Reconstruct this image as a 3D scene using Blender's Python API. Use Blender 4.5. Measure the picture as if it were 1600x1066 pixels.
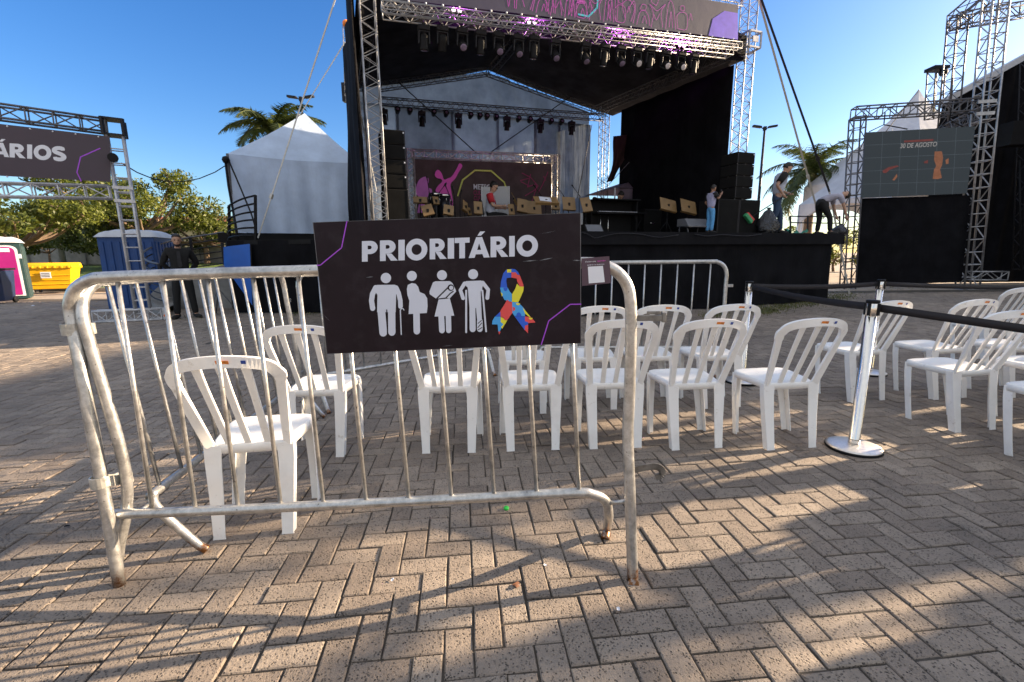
import bpy, bmesh, math, random
import numpy as np
from mathutils import Vector, Matrix
from mathutils.geometry import tessellate_polygon
random.seed(7)
RAD = math.radians
SC = bpy.context.scene
for o in list(bpy.data.objects): bpy.data.objects.remove(o)

# ------------------------------------------------------------------ camera
CH, PITCH, ROLL = 1.28, RAD(10.6), RAD(0.6)
FPX = 711.1
camd = bpy.data.cameras.new('camera'); cam = bpy.data.objects.new('camera', camd)
SC.collection.objects.link(cam); SC.camera = cam
camd.sensor_width = 36; camd.lens = 16; camd.clip_start = .05; camd.clip_end = 4000
fw = Vector((0, math.cos(PITCH), -math.sin(PITCH))); rt0 = Vector((1, 0, 0)); up0 = rt0.cross(fw)
rt = math.cos(ROLL)*rt0 - math.sin(ROLL)*up0; up = math.sin(ROLL)*rt0 + math.cos(ROLL)*up0
CAM = Vector((0, 0, CH))
m = Matrix((rt, up, -fw)).transposed().to_4x4(); m.translation = CAM
cam.matrix_world = m
camd.dof.use_dof = True; camd.dof.focus_distance = 2.0; camd.dof.aperture_fstop = 9.0

# ------------------------------------------------------------------ light
SUN_EL, SUN_AZ = RAD(18), RAD(75)          # azimuth clockwise from +Y
w = bpy.data.worlds.new('World'); SC.world = w; w.use_nodes = True
nt = w.node_tree; bg = nt.nodes['Background']
sky = nt.nodes.new('ShaderNodeTexSky'); sky.sky_type = 'NISHITA'; sky.sun_disc = False
sky.sun_elevation = SUN_EL; sky.sun_rotation = SUN_AZ
sky.air_density = 1.0; sky.dust_density = .95; sky.ozone_density = 3.0
hs = nt.nodes.new('ShaderNodeHueSaturation'); hs.inputs['Saturation'].default_value = 1.3; hs.inputs['Hue'].default_value = .512
nt.links.new(sky.outputs[0], hs.inputs['Color']); 
# bright unseen veil added overhead and behind the viewer to lift the shade
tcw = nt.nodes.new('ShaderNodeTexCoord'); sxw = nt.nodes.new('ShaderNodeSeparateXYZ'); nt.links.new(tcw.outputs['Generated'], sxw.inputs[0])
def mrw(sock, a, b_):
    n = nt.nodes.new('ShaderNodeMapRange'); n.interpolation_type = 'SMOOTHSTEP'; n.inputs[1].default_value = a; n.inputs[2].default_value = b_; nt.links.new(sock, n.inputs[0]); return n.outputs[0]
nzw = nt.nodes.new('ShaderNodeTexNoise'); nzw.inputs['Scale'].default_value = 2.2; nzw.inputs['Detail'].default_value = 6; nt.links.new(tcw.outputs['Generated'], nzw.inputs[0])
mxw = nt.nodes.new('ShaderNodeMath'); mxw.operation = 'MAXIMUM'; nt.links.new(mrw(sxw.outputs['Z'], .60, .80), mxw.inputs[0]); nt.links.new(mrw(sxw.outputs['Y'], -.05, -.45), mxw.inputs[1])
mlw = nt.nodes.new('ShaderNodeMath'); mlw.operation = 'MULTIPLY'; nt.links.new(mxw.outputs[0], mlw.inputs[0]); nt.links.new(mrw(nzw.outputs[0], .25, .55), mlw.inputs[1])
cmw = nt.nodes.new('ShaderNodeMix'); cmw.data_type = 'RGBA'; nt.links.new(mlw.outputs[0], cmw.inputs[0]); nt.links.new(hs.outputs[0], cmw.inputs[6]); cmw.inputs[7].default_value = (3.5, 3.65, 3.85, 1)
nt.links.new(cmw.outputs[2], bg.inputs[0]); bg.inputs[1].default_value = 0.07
sd = bpy.data.lights.new('sun', 'SUN'); so = bpy.data.objects.new('sun', sd); SC.collection.objects.link(so)
sd.energy = 5.0; sd.angle = RAD(.5); sd.color = (1, .77, .52)
sdir = Vector((math.sin(SUN_AZ)*math.cos(SUN_EL), math.cos(SUN_AZ)*math.cos(SUN_EL), math.sin(SUN_EL)))
so.rotation_euler = sdir.to_track_quat('Z', 'Y').to_euler(); so.location = (30, 8, 20)
SC.view_settings.view_transform = 'Standard'; SC.view_settings.look = 'None'
SC.view_settings.gamma = 1; SC.view_settings.exposure = 1.85

# ------------------------------------------------------------------ measuring helpers: a pixel of the 1600 px photo to a point at a known depth
def ray(px, py): return fw + rt*((px-800)/FPX) - up*((py-533)/FPX)
def P(px, py, Y):
    d = ray(px, py); return CAM + d*(Y/d.y)
def G(px, py, z=0.0):
    d = ray(px, py); return CAM + d*((z-CH)/d.z)
YAW = RAD(20)
SU = Vector((math.cos(YAW), math.sin(YAW), 0)); SN = Vector((-math.sin(YAW), math.cos(YAW), 0))
FL0 = Vector((-2.35, 8.5, 0))
def onplane(px, py, p0, n):
    d = ray(px, py); return CAM + d*((p0-CAM).dot(n)/d.dot(n))
def S(px, py, d=0.0): return onplane(px, py, FL0+SN*d, SN)
def stage(u, d, z): return FL0 + SU*u + SN*d + Vector((0, 0, z))

# ------------------------------------------------------------------ node / material helpers
def nd(nt, t, **k):
    n = nt.nodes.new(t)
    for a, b in k.items(): setattr(n, a, b)
    return n
def mixc(nt, f, a, b, blend='MIX'):
    n = nd(nt, 'ShaderNodeMix', data_type='RGBA', blend_type=blend)
    for i, s in ((0, f), (6, a), (7, b)):
        if isinstance(s, bpy.types.NodeSocket): nt.links.new(s, n.inputs[i])
        else: n.inputs[i].default_value = s if i == 0 else (*s[:3], 1)
    return n.outputs[2]
def ramp(nt, fac, a, b):
    n = nd(nt, 'ShaderNodeMapRange'); nt.links.new(fac, n.inputs[0])
    n.inputs[1].default_value = a; n.inputs[2].default_value = b; return n.outputs[0]
def noise(nt, co, scale, detail=4, rough=.55):
    n = nd(nt, 'ShaderNodeTexNoise'); n.inputs['Scale'].default_value = scale
    n.inputs['Detail'].default_value = detail; n.inputs['Roughness'].default_value = rough
    nt.links.new(co, n.inputs['Vector']); return n.outputs[0]
def newmat(name):
    m = bpy.data.materials.new(name); m.use_nodes = True
    nt = m.node_tree; b = nt.nodes['Principled BSDF']
    tc = nd(nt, 'ShaderNodeTexCoord'); return m, nt, b, tc.outputs['Object']
def bumpto(nt, b, h, strength, dist):
    n = nd(nt, 'ShaderNodeBump'); n.inputs['Strength'].default_value = strength; n.inputs['Distance'].default_value = dist
    nt.links.new(h, n.inputs['Height']); nt.links.new(n.outputs[0], b.inputs['Normal'])
def mat(name, col, rough=.6, metal=0., var=.18, scale=6, bump=.0, bscale=40, bdist=.003, dirt=None, dirtamt=.5, emit=None, estr=1, sheen=0, transl=0):
    m, nt, b, co = newmat(name)
    f = noise(nt, co, scale)
    c = mixc(nt, ramp(nt, f, .3, .7), [x*(1-var) for x in col], [min(1, x*(1+var)) for x in col])
    if dirt is not None:
        d = noise(nt, co, scale*2.3, 8, .65)
        dm = nd(nt, 'ShaderNodeMath', operation='MULTIPLY'); nt.links.new(ramp(nt, d, .5, .72), dm.inputs[0]); dm.inputs[1].default_value = dirtamt
        c = mixc(nt, dm.outputs[0], c, dirt)
    nt.links.new(c, b.inputs['Base Color'])
    b.inputs['Metallic'].default_value = metal
    r = nd(nt, 'ShaderNodeMapRange'); nt.links.new(f, r.inputs[0])
    r.inputs[3].default_value = max(.03, rough-.1); r.inputs[4].default_value = min(1, rough+.1)
    nt.links.new(r.outputs[0], b.inputs['Roughness'])
    if bump: bumpto(nt, b, noise(nt, co, bscale, 6), bump, bdist)
    if emit: b.inputs['Emission Color'].default_value = (*emit, 1); b.inputs['Emission Strength'].default_value = estr
    if transl:
        tb = nd(nt, 'ShaderNodeBsdfTranslucent'); nt.links.new(c, tb.inputs[0])
        ms = nd(nt, 'ShaderNodeMixShader'); ms.inputs[0].default_value = transl
        nt.links.new(b.outputs[0], ms.inputs[1]); nt.links.new(tb.outputs[0], ms.inputs[2])
        nt.links.new(ms.outputs[0], nt.nodes['Material Output'].inputs[0])
    return m
def cloth(name, col, rough=.85, fold=5, fdist=.06, var=.25, transl=0, stretch=(1, 1, .18), spec=.12):
    """hanging fabric with vertical folds in the bump"""
    m, nt, b, co = newmat(name)
    mp = nd(nt, 'ShaderNodeMapping'); mp.inputs['Scale'].default_value = stretch; nt.links.new(co, mp.inputs[0])
    f = noise(nt, mp.outputs[0], fold, 4, .5)
    f2 = noise(nt, co, 2.0, 5, .6)
    c = mixc(nt, ramp(nt, f2, .35, .7), [x*(1-var) for x in col], [min(1, x*(1+var)) for x in col])
    nt.links.new(c, b.inputs['Base Color']); b.inputs['Roughness'].default_value = rough
    b.inputs['Specular IOR Level'].default_value = spec
    bumpto(nt, b, f, .8, fdist)
    if transl:
        tb = nd(nt, 'ShaderNodeBsdfTranslucent'); nt.links.new(c, tb.inputs[0])
        ms = nd(nt, 'ShaderNodeMixShader'); ms.inputs[0].default_value = transl
        nt.links.new(b.outputs[0], ms.inputs[1]); nt.links.new(tb.outputs[0], ms.inputs[2])
        nt.links.new(ms.outputs[0], nt.nodes['Material Output'].inputs[0])
    return m

# ------------------------------------------------------------------ mesh helpers
def frame(d):
    d = d.normalized(); a = Vector((0, 0, 1)) if abs(d.z) < .95 else Vector((1, 0, 0))
    x = d.cross(a).normalized(); return x, x.cross(d).normalized()
class MB:
    def __init__(s): s.v = []; s.f = []; s.mi = []; s.sm = []
    def add(s, vs, fs, mi=0, smooth=False):
        o = len(s.v); s.v += [Vector(q) for q in vs]
        for f in fs: s.f.append([o+i for i in f]); s.mi.append(mi); s.sm.append(smooth)
        return s
    def box(s, c, size, rot=None, mi=0):
        c = Vector(c); hx, hy, hz = [q/2 for q in size]
        vs = [Vector((x, y, z)) for z in (-hz, hz) for y in (-hy, hy) for x in (-hx, hx)]
        if rot is not None: vs = [rot @ q for q in vs]
        return s.add([q+c for q in vs], [(0, 2, 3, 1), (4, 5, 7, 6), (0, 1, 5, 4), (2, 6, 7, 3), (0, 4, 6, 2), (1, 3, 7, 5)], mi)
    def hexa(s, a, b, mi=0):
        """two 4-point loops joined"""
        return s.add(list(a)+list(b), [(3, 2, 1, 0), (4, 5, 6, 7)]+[(i, (i+1) % 4, 4+(i+1) % 4, 4+i) for i in range(4)], mi)
    def bar(s, a, b, w, h=None, upv=None, mi=0):
        a, b = Vector(a), Vector(b); d = b-a
        if upv is None: x, y = frame(d)
        else: x = d.cross(Vector(upv)).normalized(); y = x.cross(d).normalized()
        h = h or w; q = lambda p: [p+x*w/2*i+y*h/2*j for i, j in ((-1, -1), (1, -1), (1, 1), (-1, 1))]
        return s.hexa(q(a), q(b), mi)
    def tube(s, pts, r, seg=8, mi=0, cap=True, smooth=True, closed=False):
        pts = [Vector(p) for p in pts]; n = len(pts)
        rr = r if isinstance(r, (list, tuple)) else [r]*n
        vs = []; x = None
        for i, p in enumerate(pts):
            if closed: d = pts[(i+1) % n]-pts[i-1]
            else: d = pts[min(i+1, n-1)]-pts[max(i-1, 0)]
            if d.length < 1e-9: d = Vector((0, 0, 1))
            d.normalize()
            if x is None: x, y = frame(d)
            else:
                x = (x-d*x.dot(d))
                x = x.normalized() if x.length > 1e-6 else frame(d)[0]
                y = x.cross(d)
            for k in range(seg):
                t = 2*math.pi*k/seg; vs.append(p+(x*math.cos(t)+y*math.sin(t))*rr[i])
        fs = []
        for i in range(n if closed else n-1):
            j = (i+1) % n
            for k in range(seg):
                fs.append((i*seg+k, i*seg+(k+1) % seg, j*seg+(k+1) % seg, j*seg+k))
        if closed or not cap: return s.add(vs, fs, mi, smooth)
        s.add(vs, fs, mi, smooth)
        o = len(s.v)-len(vs)
        for q in ([o+k for k in reversed(range(seg))], [o+(n-1)*seg+k for k in range(seg)]):
            s.f.append(q); s.mi.append(mi); s.sm.append(False)
        return s
    def lathe(s, prof, seg=24, M=None, mi=0, smooth=True):
        vs = []
        for r, z in prof:
            for k in range(seg):
                t = 2*math.pi*k/seg; q = Vector((r*math.cos(t), r*math.sin(t), z)); vs.append(M @ q if M else q)
        fs = [(i*seg+k, i*seg+(k+1) % seg, (i+1)*seg+(k+1) % seg, (i+1)*seg+k) for i in range(len(prof)-1) for k in range(seg)]
        s.add(vs, fs, mi, smooth); o = len(s.v)-len(vs)
        for q in ([o+k for k in reversed(range(seg))], [o+(len(prof)-1)*seg+k for k in range(seg)]):
            s.f.append(q); s.mi.append(mi); s.sm.append(False)
        return s
    def ball(s, c, r, seg=12, mi=0):
        c = Vector(c); r3 = r if isinstance(r, (tuple, list)) else (r, r, r)
        M = Matrix.Translation(c) @ Matrix.Diagonal((*r3, 1)); n = seg//2
        return s.lathe([(max(.001, math.sin(math.pi*i/n)), -math.cos(math.pi*i/n)) for i in range(n+1)], seg, M, mi)
    def tri(s, loops, mi=0):
        """flat filled polygon (outer loop + holes) given as 3-D points"""
        loops = [[Vector(p) for p in l] for l in loops]; fl = [p for l in loops for p in l]
        return s.add(fl, [tuple(t) for t in tessellate_polygon(loops)], mi)
    def prism(s, loop, off, mi=0):
        loop = [Vector(p) for p in loop]; n = len(loop); o2 = [p+Vector(off) for p in loop]
        t = [tuple(q) for q in tessellate_polygon([loop])]
        s.add(loop+o2, t+[tuple(n+i for i in reversed(q)) for q in t]+[(i, (i+1) % n, n+(i+1) % n, n+i) for i in range(n)], mi)
        return s
    def grid(s, fn, nu, nv, mi=0, smooth=True):
        vs = [fn(i/nu, j/nv) for j in range(nv+1) for i in range(nu+1)]
        return s.add(vs, [(j*(nu+1)+i, j*(nu+1)+i+1, (j+1)*(nu+1)+i+1, (j+1)*(nu+1)+i) for j in range(nv) for i in range(nu)], mi, smooth)
    def build(s, name, mats, parent=None, org=None, world=True, bevel=0, solid=0, recalc=True):
        me = bpy.data.meshes.new(name)
        if org is not None: off = Vector(org)
        elif parent is not None and world:
            off = Vector((0, 0, 0)); q = parent
            while q is not None: off += q.location; q = q.parent
        elif parent is None and world:
            lo = [min(v[i] for v in s.v) for i in range(3)]; hi = [max(v[i] for v in s.v) for i in range(3)]
            off = Vector(((lo[0]+hi[0])/2, (lo[1]+hi[1])/2, lo[2]))
        else: off = Vector((0, 0, 0))
        me.from_pydata([v-off for v in s.v], [], s.f)
        for mm in (mats if isinstance(mats, (list, tuple)) else [mats]): me.materials.append(mm)
        me.polygons.foreach_set('material_index', s.mi); me.polygons.foreach_set('use_smooth', s.sm)
        me.update()
        if bevel or recalc:
            bm = bmesh.new(); bm.from_mesh(me)
            if recalc: bmesh.ops.recalc_face_normals(bm, faces=bm.faces)
            if bevel:
                ed = [e for e in bm.edges if len(e.link_faces) == 2 and e.calc_face_angle(0) > .6]
                bmesh.ops.bevel(bm, geom=ed, offset=bevel, segments=2, affect='EDGES', profile=.5, clamp_overlap=True)
            bm.to_mesh(me); bm.free()
        o = bpy.data.objects.new(name, me); SC.collection.objects.link(o)
        if parent is not None: o.parent = parent
        if world and (parent is None): o.location = off
        elif org is not None and parent is None: o.location = off
        return o
def tag(o, label, cat, group=None, kind=None):
    if label: o['label'] = label
    if cat: o['category'] = cat
    if group: o['group'] = group
    if kind: o['kind'] = kind
    return o
def struct(o): o['kind'] = 'structure'; return o
def thing(name, label, cat, loc=(0, 0, 0), rz=0, group=None):
    o = bpy.data.objects.new(name, None); o.empty_display_size = .1; SC.collection.objects.link(o)
    o.location = loc; o.rotation_euler = (0, 0, rz); return tag(o, label, cat, group)
def dup(root, loc, rz=None, label=None, scale=None):
    def cp(o, par):
        c = o.copy(); SC.collection.objects.link(c)
        if par is not None: c.parent = par
        for ch in o.children: cp(ch, c)
        return c
    r = cp(root, None); r.location = loc
    if rz is not None: r.rotation_euler = (0, 0, rz)
    if scale: r.scale = (scale,)*3
    if label: r['label'] = label
    return r
def arc(c, rx, ry, a0, a1, n=10):
    return [(c[0]+rx*math.cos(RAD(a0+(a1-a0)*i/n)), c[1]+ry*math.sin(RAD(a0+(a1-a0)*i/n))) for i in range(n+1)]
def smoothpath(pts, n=6):
    """Catmull-Rom through 3-D points"""
    p = [Vector(q) for q in pts]; p = [2*p[0]-p[1]]+p+[2*p[-1]-p[-2]]; out = []
    for i in range(1, len(p)-2):
        for k in range(n):
            t = k/n; a, b, c, d = p[i-1], p[i], p[i+1], p[i+2]
            out.append(.5*((2*b)+(c-a)*t+(2*a-5*b+4*c-d)*t*t+(3*b-a-3*c+d)*t**3))
    return out+[p[-2]]
def stroke2(pts, w, n=6):
    """outline of a thick 2-D polyline with round ends"""
    pts = [Vector((q[0], q[1])) for q in pts]; L = []; Rr = []
    for i, p in enumerate(pts):
        d = (pts[min(i+1, len(pts)-1)]-pts[max(i-1, 0)]).normalized(); nrm = Vector((-d.y, d.x))
        L.append(p+nrm*w/2); Rr.append(p-nrm*w/2)
    def capend(p, a):
        return [p+Vector((math.cos(a+math.pi*k/n), math.sin(a+math.pi*k/n)))*w/2 for k in range(1, n)]
    d1 = pts[-1]-pts[-2]; d0 = pts[0]-pts[1]
    out = Rr+capend(pts[-1], math.atan2(d1.y, d1.x)-math.pi/2)+L[::-1]+capend(pts[0], math.atan2(d0.y, d0.x)-math.pi/2)
    return [tuple(q) for q in out]
def truss(mb, A, B, w, step=None, r=.024, rb=.012, style='lattice', upv=(0, 0, 1), h=None, seg=6):
    A, B = Vector(A), Vector(B); d = B-A; L = d.length; d.normalize()
    x = d.cross(Vector(upv)); x = x.normalized() if x.length > 1e-3 else SU.copy(); y = x.cross(d).normalized()
    h = h or w
    cs = [x*w/2*i+y*h/2*j for i, j in ((-1, -1), (1, -1), (1, 1), (-1, 1))]
    for c in cs: mb.tube([A+c, B+c], r, seg)
    n = max(2, round(L/(step or w)))
    for k in range(4):
        a, b = cs[k], cs[(k+1) % 4]
        for i in range(n):
            p, q = A+d*L*i/n, A+d*L*(i+1)/n
            if style == 'ladder':
                mb.tube([p+a, p+b], rb, 5, cap=False)
                if k % 2: mb.tube([p+a, q+b] if i % 2 else [p+b, q+a], rb, 5, cap=False)
            else:
                mb.tube([p+a, q+b] if (i+k) % 2 else [p+b, q+a], rb, 5, cap=False)
        if style == 'ladder': mb.tube([B+a, B+b], rb, 5, cap=False)
    for e in (A, B):
        for k in range(4): mb.tube([e+cs[k], e+cs[(k+1) % 4]], rb*1.2, 5, cap=False)
    return mb

# ------------------------------------------------------------------ common materials
MT = {}
MT['black_cloth'] = cloth('black_cloth', (.0075, .0075, .0095), fold=3, var=.35, spec=.08)
MT['black'] = mat('black_plastic', (.012, .012, .013), .5, bump=.2, bscale=120, bdist=.001)
MT['dark'] = mat('dark_metal', (.03, .03, .034), .45, .4)
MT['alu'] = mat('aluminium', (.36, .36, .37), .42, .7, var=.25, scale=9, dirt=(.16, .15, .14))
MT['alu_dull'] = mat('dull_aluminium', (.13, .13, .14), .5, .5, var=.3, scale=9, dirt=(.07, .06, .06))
MT['white_print'] = mat('white_print', (.72, .74, .80), .45, var=.04)

# ================================================================== GROUND
def paver_material():
    m, nt, b, co = newmat('concrete_paver')
    at = nd(nt, 'ShaderNodeAttribute', attribute_name='shade')
    big = noise(nt, co, .45, 5, .6); mid = noise(nt, co, 9, 5, .65); fine = noise(nt, co, 85, 5, .75)
    c = mixc(nt, at.outputs['Fac'], (.25, .200, .160), (.37, .305, .245))
    c = mixc(nt, ramp(nt, big, .42, .60), c, mixc(nt, .42, c, (.11, .095, .088)))
    st_ = noise(nt, co, 1.7, 7, .72)
    c = mixc(nt, ramp(nt, st_, .56, .70), c, mixc(nt, .55, c, (.075, .065, .06)))
    c = mixc(nt, ramp(nt, mid, .42, .75), c, mixc(nt, .45, c, (.12, .10, .085)))
    v = nd(nt, 'ShaderNodeTexVoronoi'); v.inputs['Scale'].default_value = 105; nt.links.new(co, v.inputs[0])
    pit = ramp(nt, v.outputs['Distance'], .42, .18)
    gate = nd(nt, 'ShaderNodeMath', operation='MULTIPLY'); nt.links.new(pit, gate.inputs[0])
    nt.links.new(ramp(nt, noise(nt, co, 48, 4, .7), .44, .56), gate.inputs[1])
    c = mixc(nt, gate.outputs[0], c, (.075, .062, .052))
    v2 = nd(nt, 'ShaderNodeTexVoronoi'); v2.inputs['Scale'].default_value = 130; nt.links.new(co, v2.inputs[0])
    g2 = nd(nt, 'ShaderNodeMath', operation='MULTIPLY'); nt.links.new(ramp(nt, v2.outputs['Distance'], .2, .04), g2.inputs[0])
    nt.links.new(ramp(nt, noise(nt, co, 55, 3), .48, .6), g2.inputs[1])
    c = mixc(nt, g2.outputs[0], c, (.5, .44, .38))
    nt.links.new(c, b.inputs['Base Color']); b.inputs['Roughness'].default_value = .82
    h = nd(nt, 'ShaderNodeMath', operation='MULTIPLY_ADD'); nt.links.new(gate.outputs[0], h.inputs[0]); h.inputs[1].default_value = -.9
    nt.links.new(fine, h.inputs[2])
    bumpto(nt, b, h.outputs[0], 1.0, .009)
    return m
MT['paver'] = paver_material()
MT['joint'] = mat('joint_sand', (.060, .050, .040), .95, var=.4, scale=30, bump=.6, bscale=200)
MT['plaza'] = mat('plaza_paving', (.34, .275, .215), .9, var=.25, scale=3, bump=.4, bscale=30, dirt=(.12, .10, .09))

def make_paving():
    bw = .1; a = RAD(6); ca, sa = math.cos(a), math.sin(a)
    verts = []; faces = []; shade = []; rng = random.Random(3)
    j, ch, hh = .0028, .0042, .0038
    def brick(cx, cy, lx, ly):
        X, Y = cx*ca-cy*sa, cx*sa+cy*ca
        if Y < -1.2 or Y > 14.5 or abs(X) > 1.25*max(Y, 0)+3.2: return
        t = rng.gauss(0, .002); s1, s2 = rng.uniform(-.011, .011), rng.uniform(-.011, .011); jx = [rng.uniform(-.0022, .0022) for _ in range(8)]; jm = rng.uniform(-.001, .0018)
        o = len(verts); ra = rng.uniform(-.014, .014)
        for (ix, iz) in ((0, -.012), (0, -hh), (ch, 0)):
            for q_, (sx, sy) in enumerate(((-1, -1), (1, -1), (1, 1), (-1, 1))):
                x = sx*(lx/2-j-jm-ix*(1+jx[q_]*150))+jx[q_]; y = sy*(ly/2-j-jm-ix)+jx[q_+4]
                z = iz+t+x*s1+y*s2
                x, y = x-ra*y+cx, y+ra*x+cy
                verts.append((x*ca-y*sa, x*sa+y*ca, z))
        for l in (0, 4):
            for k in range(4): faces.append((o+l+k, o+l+(k+1) % 4, o+l+4+(k+1) % 4, o+l+4+k))
        faces.append((o+8, o+9, o+10, o+11))
        shade.append(rng.random())
    for i in range(-230, 231):
        for k in range(-30, 175):
            q = (i-k) % 4
            if q == 0: brick((i+1)*bw, (k+.5)*bw, 2*bw, bw)
            elif q == 3: brick((i+.5)*bw, (k+1)*bw, bw, 2*bw)
    me = bpy.data.meshes.new('paving'); me.from_pydata(verts, [], faces); me.materials.append(MT['paver'])
    at = me.attributes.new('shade', 'FLOAT', 'FACE'); at.data.foreach_set('value', np.repeat(np.array(shade), 9))
    me.update(); o = bpy.data.objects.new('paving', me); SC.collection.objects.link(o); return struct(o)
make_paving()
b = MB(); b.add([(-25, -3, -.0075), (25, -3, -.0075), (25, 15.5, -.0075), (-25, 15.5, -.0075)], [(0, 1, 2, 3)])
struct(b.build('paving_bed', MT['joint']))
b = MB(); b.add([(-900, -300, -.03), (900, -300, -.03), (900, 1500, -.03), (-900, 1500, -.03)], [(0, 1, 2, 3)])
struct(b.build('ground', MT['plaza']))

# ================================================================== BARRIERS
def galv_material():
    m, nt, b, co = newmat('worn_galvanised_steel')
    n1 = noise(nt, co, 7, 6, .7); n2 = noise(nt, co, 38, 5, .7)
    mp = nd(nt, 'ShaderNodeMapping'); mp.inputs['Scale'].default_value = (1, 1, 1); nt.links.new(co, mp.inputs[0])
    c = mixc(nt, ramp(nt, n2, .35, .65), (.42, .415, .40), (.62, .61, .59))
    flake = ramp(nt, n1, .50, .66)
    c = mixc(nt, flake, c, (.30, .305, .31))
    c = mixc(nt, ramp(nt, noise(nt, co, 90, 3), .66, .74), c, (.10, .085, .07))
    sx = nd(nt, 'ShaderNodeSeparateXYZ'); nt.links.new(co, sx.inputs[0])
    ad = nd(nt, 'ShaderNodeMath', operation='MULTIPLY_ADD'); nt.links.new(n2, ad.inputs[0]); ad.inputs[1].default_value = -.25; nt.links.new(sx.outputs['Z'], ad.inputs[2])
    c = mixc(nt, ramp(nt, ad.outputs[0], -.065, -.12), c, (.20, .085, .03))
    c = mixc(nt, ramp(nt, noise(nt, co, 3.1, 5, .7), .72, .76), c, (.32, .15, .06))
    nt.links.new(c, b.inputs['Base Color'])
    mr = nd(nt, 'ShaderNodeMapRange'); nt.links.new(flake, mr.inputs[0]); mr.inputs[3].default_value = .8; mr.inputs[4].default_value = .95
    nt.links.new(mr.outputs[0], b.inputs['Metallic'])
    rr = nd(nt, 'ShaderNodeMapRange'); nt.links.new(n2, rr.inputs[0]); rr.inputs[3].default_value = .22; rr.inputs[4].default_value = .48
    nt.links.new(rr.outputs[0], b.inputs['Roughness'])
    bumpto(nt, b, n2, .25, .002)
    return m
MT['galv'] = galv_material()
MT['clasp'] = mat('zinc_clasp', (.50, .49, .45), .42, .6, var=.3, scale=22, dirt=(.12, .10, .08))
MT['hook'] = mat('dark_zinc', (.20, .195, .185), .45, .7, var=.35, scale=22, dirt=(.08, .06, .05))
BG = 'steel crowd barriers round the seating'
# front barrier, from measured points (it leans a little and its right end stands higher)
BY = 1.69
root = thing('crowd_barrier', 'worn galvanised crowd barrier carrying the black priority sign, nearest to the viewer', 'barrier', G(560, 905), 0, BG)
pr = .0215
b = MB()
b.tube(smoothpath([G(187, 914), P(157, 740, 1.645), P(132, 605, 1.665), P(113, 500, BY), P(110, 474, BY), P(119, 451, BY), P(142, 437, BY), P(175, 433, BY), P(330, 427.5, BY), P(560, 421, BY), P(760, 415, BY), P(905, 411, BY), P(940, 414, BY), P(964, 425, BY), P(980, 446, BY), P(985.5, 475, BY), P(986, 520, BY), P(983.5, 620, BY), P(981, 680, BY-.005), P(984, 760, 1.655), G(989.5, 908)+Vector((0, .01, .012)), G(990, 913)]), pr, 14)
b.build('frame', MT['galv'], root)
b = MB()
b.tube(smoothpath([P(165, 804, BY-.02), P(300, 799, BY-.01), P(560, 787, BY), P(760, 777, BY), P(895, 770, BY), P(925, 772, BY+.01), P(946, 783, BY+.03), P(951, 805, BY+.075), G(947, 832)+Vector((0, -.02, .04)), G(945.5, 843)]), pr*.93, 14)
b.tube([P(950, 786, BY+.03), P(984, 783, BY)], .009, 8)
b.build('bottom_rail', MT['galv'], root)
for i in range(11):
    b = MB(); t, q = (183+70.5*i, 433-2.0*i), (239+66.6*i, 800-3.0*i)
    b.tube([P(*t, BY), P(*q, BY)], .0082, 8); b.build('bar', MT['galv'], root)
# flat band clasps that tie the neighbouring barrier
for A, B in ((P(112.5, 514, BY), P(133, 514, 1.76)), (P(157, 752, 1.645), P(192, 748, 1.74))):
    b = MB(); e = (B-A); e.z = 0; e.normalize(); f = Vector((-e.y, e.x, 0)); loop = []
    for k in range(9): an = math.pi/2+math.pi*k/8; loop.append(A+(e*math.cos(an)+f*math.sin(an))*.0325)
    for k in range(9): an = -math.pi/2+math.pi*k/8; loop.append(B+(e*math.cos(an)+f*math.sin(an))*.0325)
    n = len(loop); zv = Vector((0, 0, .021)); vs = []
    for p in loop: vs += [p-zv, p+zv]
    b.add(vs, [(2*k, 2*((k+1) % n), 2*((k+1) % n)+1, 2*k+1) for k in range(n)])
    o = b.build('band_clasp', MT['clasp'], root, recalc=False); o.modifiers.new('t', 'SOLIDIFY').thickness = .005
b = MB()   # closed bracket, upper right
b.box(P(1012, 497, BY), (.115, .012, .022)); b.box(P(1020, 490, BY)+Vector((0, -.008, .004)), (.05, .006, .012)); b.box(P(1037, 496, BY), (.014, .02, .036))
b.build('bracket', MT['hook'], root, bevel=.002)
b = MB()   # open hook, lower right
hp = smoothpath([P(986, 735, BY), P(1010, 730, BY), P(1024, 729, BY), P(1033, 733, BY), P(1034, 742, BY), P(1024, 746, BY)], 4)
for p, q in zip(hp[:-1], hp[1:]): b.bar(p, q, .026, .008, upv=(0, 1, 0))
b.build('hook', MT['hook'], root)

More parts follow.
